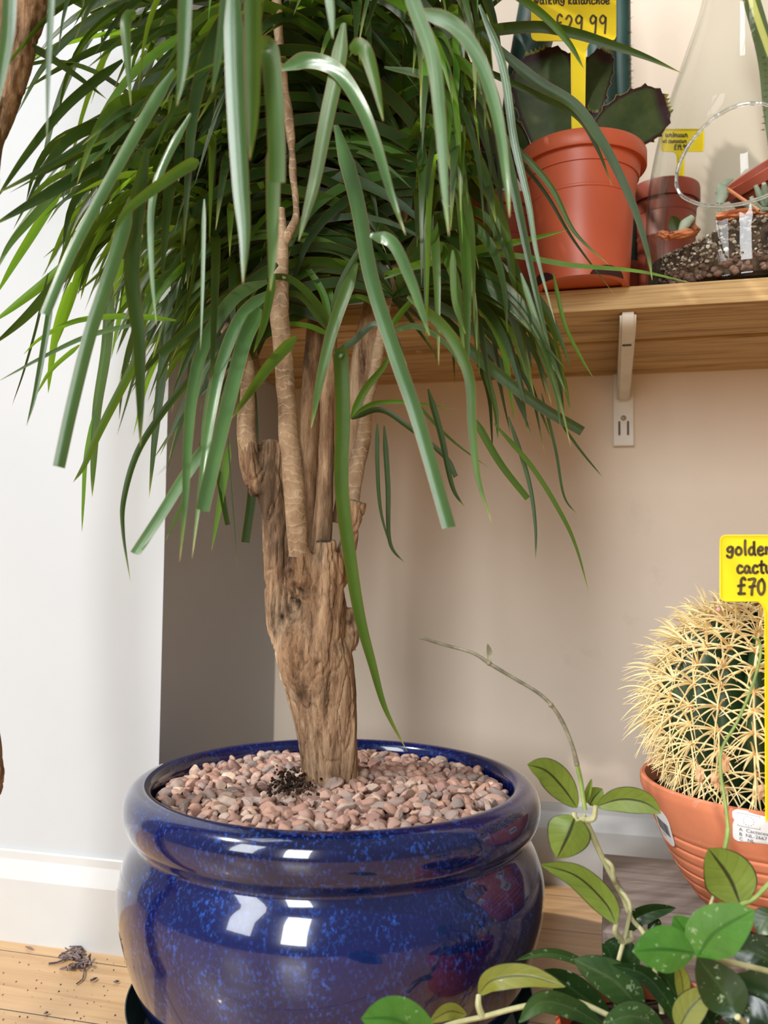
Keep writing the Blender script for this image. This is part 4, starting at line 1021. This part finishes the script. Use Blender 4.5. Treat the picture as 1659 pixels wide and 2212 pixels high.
for k in range(12):
    a = k * math.pi / 6; x = ox + .014 + .0045 * math.cos(a); y = .007 + .0045 * math.sin(a); R_.append((x - .00035, y - .00035, x + .00035, y + .00035))
marks(o, ac, h0, -.02, R_)
def text_on(o, ac, h0, rot, s, x, y, size):
    cu = bpy.data.curves.new('t', 'FONT'); cu.body = s; cu.size = size; t_ = bpy.data.objects.new('t', cu); COL.objects.link(t_)
    dg = bpy.context.evaluated_depsgraph_get(); dg.update(); me = bpy.data.meshes.new_from_object(t_.evaluated_get(dg)); bpy.data.objects.remove(t_)
    for v in me.vertices: v.co = bowl_surf(ac, h0, x + v.co.x, y + v.co.y, .0012, rot)
    me.name = 'lettering'; return link('lettering', me, m_blk, o, False)
text_on(o, ac, h0, -.02, 'A  Cactaceae', ox + .0055, -.0045, .0050)
text_on(o, ac, h0, -.02, 'B  NL-2667', ox + .0055, -.0095, .0050)
text_on(o, ac, h0, -.02, 'C   NL', ox + .0055, -.0142, .0046)
o, ac, h0 = sticker(1434, 1783, .030, .040, -.25, .35)
bars = []; x = -.011
while x < .011:
    w_ = random.choice((.0003, .0005, .0008)); bars.append((x, -.008, x + w_, .006)); x += w_ + random.choice((.0004, .0006, .0009))
marks(o, ac, h0, -.25, bars, 'barcode'); text_on(o, ac, h0, -.25, '0 9 96', -.007, -.0125, .0032)
# golden barrel cactus
CC = BC + Vector((-.016, -.004, .0)); CC.z = P(1660, 1545, .88).z; RCX, RCZ = .106, .112
m_cact = simple('barrel_skin', (.012, .035, .012), (.03, .07, .02), .5, 20, .2, 60)
m_spine = simple('golden_spine', (.84, .62, .27), (.93, .76, .42), .5, 40); m_are = simple('orange_areole', (.50, .20, .06), (.66, .32, .11), .9, 60, .5, 200)
RIBS = 21
cact = tag(empty('golden_barrel_cactus', BC + Zu * BH * .86), 'round golden barrel cactus with dense long yellow spines in the ribbed bowl', 'cactus')
bm = bmesh.new(); seg = RIBS * 8; rings = []
def cp(a, ph, k=1.0):
    return CC + Vector((RCX * math.cos(ph) * math.cos(a) * k, RCX * math.cos(ph) * math.sin(a) * k, RCZ * math.sin(ph) * k))
for i in range(33):
    ph = -1.15 + (1.5 + 1.15) * i / 32
    rings.append([bm.verts.new(cp(2 * math.pi * k / seg, ph, .80 + .19 * abs(math.cos(math.pi * k / 8)) ** .8)) for k in range(seg)])
for a, b_ in zip(rings, rings[1:]):
    for k in range(seg): bm.faces.new((a[k], a[(k + 1) % seg], b_[(k + 1) % seg], b_[k]))
bm.faces.new(rings[-1]); bm.faces.new(rings[0][::-1])
from_bm('body', bm, m_cact, cact)
def spine_curve(bm, p, d, ln, r, bend):
    q = [p, p + d * ln * .35, p + d * ln * .7 + bend * ln * .12, p + d * ln + bend * ln * .36]; tube(bm, q, [r, r * .95, r * .7, r * .15], 5, 3, False, squash=.7)
tocam = (CAM - CC).normalized()
clusters = []; rnd = random.Random(5)
for rb in range(RIBS):
    for k in range(13):
        ph = -.55 + k * .175 + rnd.uniform(-.02, .02)
        if ph > 1.5: continue
        a = 2 * math.pi * rb / RIBS; clusters.append((a, ph, cp(a, ph, .99)))
clusters.sort(key=lambda c_: -((c_[2] - CC).normalized().dot(tocam)))
rest = bmesh.new(); rest_a = bmesh.new()
for i, (a, ph, p) in enumerate(clusters):
    Nn = (p - CC).normalized(); Ta = Vector((-math.sin(a), math.cos(a), 0)); Tp = Ta.cross(Nn)
    Tp = -Tp if Tp.z < 0 else Tp
    bm = bmesh.new() if i < 90 else rest
    nsp = 13 if ph < 1.1 else 8
    for s in range(nsp):
        if s < 8:
            th = 2 * math.pi * (s + rnd.uniform(-.25, .25)) / 8; d = (Nn * rnd.uniform(.35, .7) + Ta * math.cos(th) * 1.15 + Tp * math.sin(th) * .75).normalized(); ln = rnd.uniform(.026, .040)
        else:
            d = (Nn * 1.0 + Ta * rnd.uniform(-.7, .7) + Tp * rnd.uniform(-.6, .35)).normalized(); ln = rnd.uniform(.030, .050) * (1 if ph > -.1 else .6)
        spine_curve(bm, p, d, ln, rnd.uniform(.0007, .00125), Vector((0, 0, -1)) * rnd.uniform(.3, 1) + Nn * rnd.uniform(-.3, .1))
    if i < 90:
        o = from_bm('spine_cluster', bm, m_spine, cact)
        b2 = bmesh.new(); bmesh.ops.create_icosphere(b2, subdivisions=2, radius=.0028, matrix=Matrix.Translation(p)); from_bm('areole', b2, m_are, o)
    else: bmesh.ops.create_icosphere(rest_a, subdivisions=1, radius=.0028, matrix=Matrix.Translation(p))
o = from_bm('spines', rest, m_spine, cact); o['kind'] = 'stuff'
o2 = from_bm('areoles', rest_a, m_are, o); o2['kind'] = 'stuff'
# dry flower bits and straw on the soil in front
m_dry = simple('dry_flake', (.55, .30, .14), (.72, .48, .28), .8, 40)
for (px, py, s, lab) in ((1565, 1650, .007, 'dry tan flower flake caught highest in the cactus spines'), (1545, 1688, .006, 'dry tan flake low between the spines beside the vine stem'), (1512, 1672, .006, 'dry orange flake on the left spines above the bowl'), (1648, 1708, .006, 'dry tan flake at the right edge on the bowl soil')):
    bm = bmesh.new(); p = P(px, py, .775); bmesh.ops.create_icosphere(bm, subdivisions=2, radius=s, matrix=Matrix.Translation(p))
    for v in bm.verts: d = v.co - p; v.co = p + Vector((d.x * .6, d.y * .3, d.z)) * (1 + 1.2 * noise.noise(d * 500 + Vector((px, 0, 0))))
    tag(from_bm('dry_flake', bm, m_dry, None, False), lab, 'dry flake')
bm = bmesh.new(); p = P(1552, 1317, .84); bmesh.ops.create_icosphere(bm, subdivisions=2, radius=.0024, matrix=Matrix.Translation(p)); tag(from_bm('pink_bud', bm, simple('pink_bud_skin', (.70, .40, .36), (.75, .46, .4), .6)), 'tiny pink bud on the crown of the golden cactus', 'bud')
label_tag(1556, 1157, 1740, 1298, .752, 1668, 1760, .765, [('golden', .07, .30, .128, .0012), ('cactus', .19, .575, .118, .0012), ('L70', .20, .905, .14, .0013)], 'yellow plastic label reading golden cactus and price 70 in front of the barrel cactus')
# ------------------------------------------------------------------ wax plant (hoya) in front
def hoya_mat(name, c0, c1, speck, edge_, trans, rough, vein=(.10, .13, .03), coat=.3):
    m, nt, b, n, l = M(name); uv = n.new('ShaderNodeUVMap'); s = n.new('ShaderNodeSeparateXYZ'); l.new(uv.outputs[0], s.inputs[0])
    e = math_(nt, 'MULTIPLY', math_(nt, 'ABSOLUTE', math_(nt, 'SUBTRACT', s.outputs[0], .5)), 2.0)
    c = ramp(nt, tex(nt, 26, detail=5), [(.3, c0), (.7, c1)])
    # side veins
    vn = math_(nt, 'SINE', math_(nt, 'MULTIPLY', math_(nt, 'SUBTRACT', s.outputs[1], math_(nt, 'MULTIPLY', e, .22)), 42.0))
    c = mixc(nt, ramp(nt, vn, [(.90, (0, 0, 0)), (1, (.22, .22, .22))]), c, vein)
    if speck:
        sp_ = ramp(nt, tex(nt, 130, (1, 1, 1), 3, rough=.75), [(.62, (0, 0, 0)), (.655, (1, 1, 1))])
        c = mixc(nt, math_(nt, 'MULTIPLY', sp_, speck), c, (.50, .64, .40))
    c = mixc(nt, ramp(nt, e, [(.045, (1, 1, 1)), (.10, (0, 0, 0))]), c, vein)
    if edge_: c = mixc(nt, ramp(nt, e, [(.93, (0, 0, 0)), (.965, (1, 1, 1))]), c, (.02, .025, .012))
    l.new(c, b.inputs['Base Color']); b.inputs['Roughness'].default_value = rough; b.inputs['Coat Weight'].default_value = coat; b.inputs['Coat Roughness'].default_value = .2
    bump(nt, mixc(nt, .5, vn, tex(nt, 60)), .10, .001)
    tr = n.new('ShaderNodeBsdfTranslucent'); l.new(mixc(nt, .5, c, (.45, .62, .08)), tr.inputs[0]); mx = n.new('ShaderNodeMixShader'); mx.inputs[0].default_value = trans
    l.new(b.outputs[0], mx.inputs[1]); l.new(tr.outputs[0], mx.inputs[2]); l.new(mx.outputs[0], n['Material Output'].inputs[0]); return m
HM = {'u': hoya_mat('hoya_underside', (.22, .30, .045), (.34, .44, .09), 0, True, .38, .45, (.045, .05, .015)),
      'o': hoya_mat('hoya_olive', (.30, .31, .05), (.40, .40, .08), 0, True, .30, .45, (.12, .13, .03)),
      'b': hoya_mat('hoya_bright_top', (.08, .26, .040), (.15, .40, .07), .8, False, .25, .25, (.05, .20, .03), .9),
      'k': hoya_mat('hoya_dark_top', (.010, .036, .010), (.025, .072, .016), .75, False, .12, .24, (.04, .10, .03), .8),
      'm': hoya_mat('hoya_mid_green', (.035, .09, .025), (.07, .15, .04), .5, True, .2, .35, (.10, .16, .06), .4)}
m_vine = simple('vine_stem', (.30, .30, .14), (.42, .40, .22), .6, 60, .3, 150); m_vdark = simple('old_vine', (.09, .085, .05), (.22, .20, .13), .7, 90, .4, 150); m_vg = simple('green_vine', (.16, .24, .05), (.24, .32, .08), .5, 60)
HC = P(1450, 2200, .69); HC.z = 0
hoya = tag(empty('wax_plant', HC + Zu * .11), 'trailing wax plant with thick speckled oval leaves and twining vines, bottom right', 'houseplant')
bm = bmesh.new(); lathe(bm, [(0, .002), (.062, .002), (.066, 0), (.068, .004), (.079, .09), (.080, .094), (.087, .096), (.089, .10), (.089, .122), (.086, .125), (.083, .12), (.079, .09), (0, .085)], HC, 80)
tag(from_bm('plant_pot', bm, m_terra), 'small terracotta pot of the wax plant, mostly hidden under its leaves', 'plant pot')
bm = bmesh.new(); lathe(bm, [(0, .112), (.05, .112), (.0808, .108), (.0795, .095)], HC, 40); tag(from_bm('potting_soil', bm, m_soil), 'dark soil under the wax plant leaves', 'soil')
HL = """
1247,1745 1215,1700 1180,1665 1139,1651|62|.765|.76|u|.15
1288,1742 1340,1728 1390,1734 1428,1757|54|.76|.74|u|.30
1243,1762 1228,1800 1203,1854|92|.755|.75|u|-.2
1263,1738 1270,1712 1278,1682|14|.765|.765|u|.5
1274,1740 1284,1722 1302,1704|40|.775|.785|u|.3
1331,1996 1306,1950 1245,1893 1168,1867|56|.74|.75|u|.25
1358,2015 1372,1988 1410,1970 1461,1961|36|.76|.76|k|.6
1400,2010 1415,1995 1412,1984|26|.78|.78|k|.2
1500,2058 1435,2050 1366,2055|92|.655|.65|b|-.1
1506,2069 1545,2015 1630,1965|108|.655|.64|b|.1
1506,2036 1480,2010 1455,1978|56|.67|.675|b|.1
1594,2198 1560,2140 1506,2068|96|.64|.65|k|.15
1600,1956 1575,1895 1530,1832|108|.70|.71|u|.1
1033,2149 1065,2116 1140,2108 1222,2132|50|.72|.70|o|.35
1008,2192 970,2185 928,2208|34|.72|.71|o|.2
950,2262 860,2205 780,2200|92|.64|.63|b|.1
1300,2110 1240,2072 1175,2058 1113,2075|20|.74|.75|m|.9
1390,2190 1330,2120 1238,2071|80|.72|.73|m|-.2
1320,2200 1240,2140 1176,2094|62|.735|.74|k|.2
1310,2222 1240,2180 1170,2165 1120,2210|46|.70|.68|m|.3
1440,2230 1370,2195 1300,2215|60|.69|.68|m|.1
1470,2225 1440,2160 1390,2105 1322,2084|38|.69|.70|k|.5
1372,2110 1340,2065 1300,2040|74|.76|.77|k|.1
1350,2130 1330,2090 1312,2046|60|.755|.76|k|-.1
1480,2180 1440,2120 1400,2075|72|.72|.73|k|.1
1476,2175 1474,2120 1462,2075|32|.70|.70|o|.2
1465,2225 1490,2180 1540,2130|62|.68|.69|o|.2
1720,2120 1640,2065 1575,2048|84|.70|.72|k|.1
1720,2190 1650,2150 1560,2120|86|.68|.70|k|.2
1690,2230 1620,2190 1560,2200|70|.66|.68|k|.1
1675,1968 1655,1990 1637,2017|56|.70|.70|m|.2
1690,2040 1670,2020 1648,2010|44|.72|.72|k|.2
1400,2215 1360,2170 1350,2120|60|.74|.74|k|.1
1540,2225 1520,2190 1500,2150|70|.71|.71|k|.1
1395,2130 1430,2100 1450,2080|60|.76|.76|k|.1
"""
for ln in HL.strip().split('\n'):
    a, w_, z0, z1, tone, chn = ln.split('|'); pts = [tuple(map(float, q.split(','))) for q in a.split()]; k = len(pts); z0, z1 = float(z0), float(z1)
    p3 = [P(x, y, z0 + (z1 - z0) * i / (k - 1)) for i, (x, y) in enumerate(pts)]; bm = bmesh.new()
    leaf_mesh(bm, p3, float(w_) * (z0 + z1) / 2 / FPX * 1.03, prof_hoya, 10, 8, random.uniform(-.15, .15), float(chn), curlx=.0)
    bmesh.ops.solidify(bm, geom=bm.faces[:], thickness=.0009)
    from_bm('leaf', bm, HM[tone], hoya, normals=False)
def vine(pts, r, mat, name='vine', jit=.0, sides=8):
    bm = bmesh.new(); rs = r if isinstance(r, list) else [r] * len(pts); tube(bm, [P(*p) for p in pts], rs, sides, 8); return from_bm(name, bm, mat, hoya)
vine([(1258, 1762, .76), (1275, 1795, .76), (1300, 1850, .76), (1322, 1895, .76), (1345, 1940, .765), (1365, 1985, .76), (1395, 2025, .74), (1420, 2120, .72), (1430, 2190, .71)], [.0032, .0026, .0024, .0022, .0022, .002, .002, .002, .002], m_vine)
vine([(1305, 1855, .757), (1322, 1872, .754), (1326, 1900, .757), (1334, 1915, .764), (1352, 1938, .758), (1361, 1960, .755), (1356, 1995, .755), (1347, 2033, .75), (1335, 2080, .745), (1325, 2140, .74), (1340, 2200, .72)], .0019, m_vine)
vine([(908, 1377, .80), (960, 1393, .80), (1020, 1410, .79), (1060, 1435, .785), (1110, 1465, .78), (1160, 1495, .775), (1190, 1522, .77), (1215, 1560, .77), (1236, 1610, .765), (1246, 1650, .765)], [.0014, .0014, .0015, .0018, .0016, .0016, .0016, .0018, .0016, .0022], m_vdark)
vine([(1246, 1650, .765), (1255, 1690, .765), (1264, 1750, .76)], .0019, m_vg)
for p in ((1057, 1433, .785), (1190, 1523, .77), (1246, 1650, .765)):
    bm = bmesh.new(); bmesh.ops.create_icosphere(bm, subdivisions=2, radius=.0024, matrix=Matrix.Translation(P(*p))); from_bm('node', bm, m_vdark, hoya)
bm = bmesh.new(); leaf_mesh(bm, [P(1056, 1432, .785), P(1058, 1412, .785), P(1053, 1390, .785)], 13 * .785 / FPX, prof_hoya, 6, 4, .2, .3); from_bm('leaf', bm, m_vdark, hoya, normals=False)
for pts in ([(1262, 1770, .757), (1244, 1772, .755), (1240, 1755, .757)], [(1262, 1772, .757), (1282, 1768, .757), (1287, 1740, .757)], [(1345, 2034, .75), (1330, 2015, .745), (1331, 1993, .742)], [(1347, 2034, .75), (1362, 2028, .755), (1362, 2010, .758)]):
    vine(pts, [.0026, .0027, .0021], m_vine, 'petiole')
vine([(1628, 1377, .75), (1640, 1386, .75), (1642, 1420, .75), (1622, 1490, .75), (1592, 1560, .75), (1562, 1612, .745), (1556, 1660, .74), (1568, 1745, .73), (1573, 1790, .725)], [.0010, .0011, .0012, .0013, .0013, .0013, .0014, .0015, .0017], m_vg)
vine([(1573, 1790, .725), (1570, 1815, .72), (1562, 1850, .712)], [.0022, .0020, .0018], m_vg, 'petiole')
vine([(1600, 1955, .70), (1630, 1940, .70), (1670, 1900, .70)], .002, m_vg)
vine([(1548, 1920, .72), (1538, 1945, .72), (1520, 2000, .71), (1500, 2070, .69)], .0014, m_vine)
vine([(930, 2232, .71), (975, 2212, .71), (1045, 2196, .71), (1130, 2174, .70), (1230, 2160, .70), (1330, 2200, .70)], .0021, m_vine)
vine([(1034, 2150, .718), (1034, 2172, .712), (1042, 2196, .71)], [.0022, .0028, .0030], m_vine, 'petiole')
vine([(1500, 2062, .66), (1560, 2075, .67), (1660, 2098, .68), (1720, 2120, .68)], .0022, m_vine)
vine([(1592, 2196, .64), (1610, 2215, .65), (1620, 2260, .66)], .0024, m_vine, 'petiole')
vine([(1478, 2170, .70), (1474, 2200, .70), (1470, 2250, .70)], .0024, m_vg, 'petiole')
# ------------------------------------------------------------------ floor debris
m_root = simple('dried_root', (.06, .04, .045), (.22, .16, .15), .9, 80)
def fpt(px, py, h=.0015):
    p = hit(px, py, Zp, Zu); p.z = h; return p
bm = bmesh.new()
for k in range(16):
    x, y = random.gauss(158, 14), random.gauss(2085, 10); pts = [fpt(x + random.uniform(-22, 22), y + random.uniform(-9, 9), random.uniform(.001, .008)) for _ in range(4)]; tube(bm, pts, random.uniform(.0005, .0013), 6, 4)
tube(bm, [fpt(105, 2084), fpt(125, 2082, .002), fpt(145, 2075, .003), fpt(158, 2076, .002)], .0012, 6, 4)
tube(bm, [fpt(171, 2060, .004), fpt(165, 2078, .006), fpt(180, 2100, .003), fpt(178, 2118, .002), fpt(165, 2128)], .0008, 6, 4)
tag(from_bm('dried_roots', bm, m_root), 'small tangle of dried roots on the oak floor beside the skirting board', 'dried roots')
for (a, b_, lab) in (((195, 2122), (210, 2115), 'dark curled dry leaf scrap on the floor right of the dried roots'), ((245, 2124), (257, 2123), 'tiny dark scrap on the floor near the blue pot'), ((55, 2047), (72, 2054), 'pale grey crumb at the foot of the skirting board'), ((95, 2193), (104, 2190), 'little dark twig near the floor board seam')):
    bm = bmesh.new(); tube(bm, [fpt(*a), fpt((a[0] + b_[0]) / 2, (a[1] + b_[1]) / 2 + 2, .003), fpt(*b_)], [.0006, .0016, .0005], 6, 4); tag(from_bm('debris_scrap', bm, m_root), lab, 'scrap')
bm = bmesh.new()
for k in range(70):
    p = fpt(random.uniform(-20, 300), random.uniform(2060, 2212), .0005); bmesh.ops.create_icosphere(bm, subdivisions=1, radius=random.uniform(.0003, .0011), matrix=Matrix.Translation(p))
tag(from_bm('soil_crumbs', bm, m_root), 'scattered fine soil crumbs on the oak floor by the pot', 'crumbs', kind='stuff')
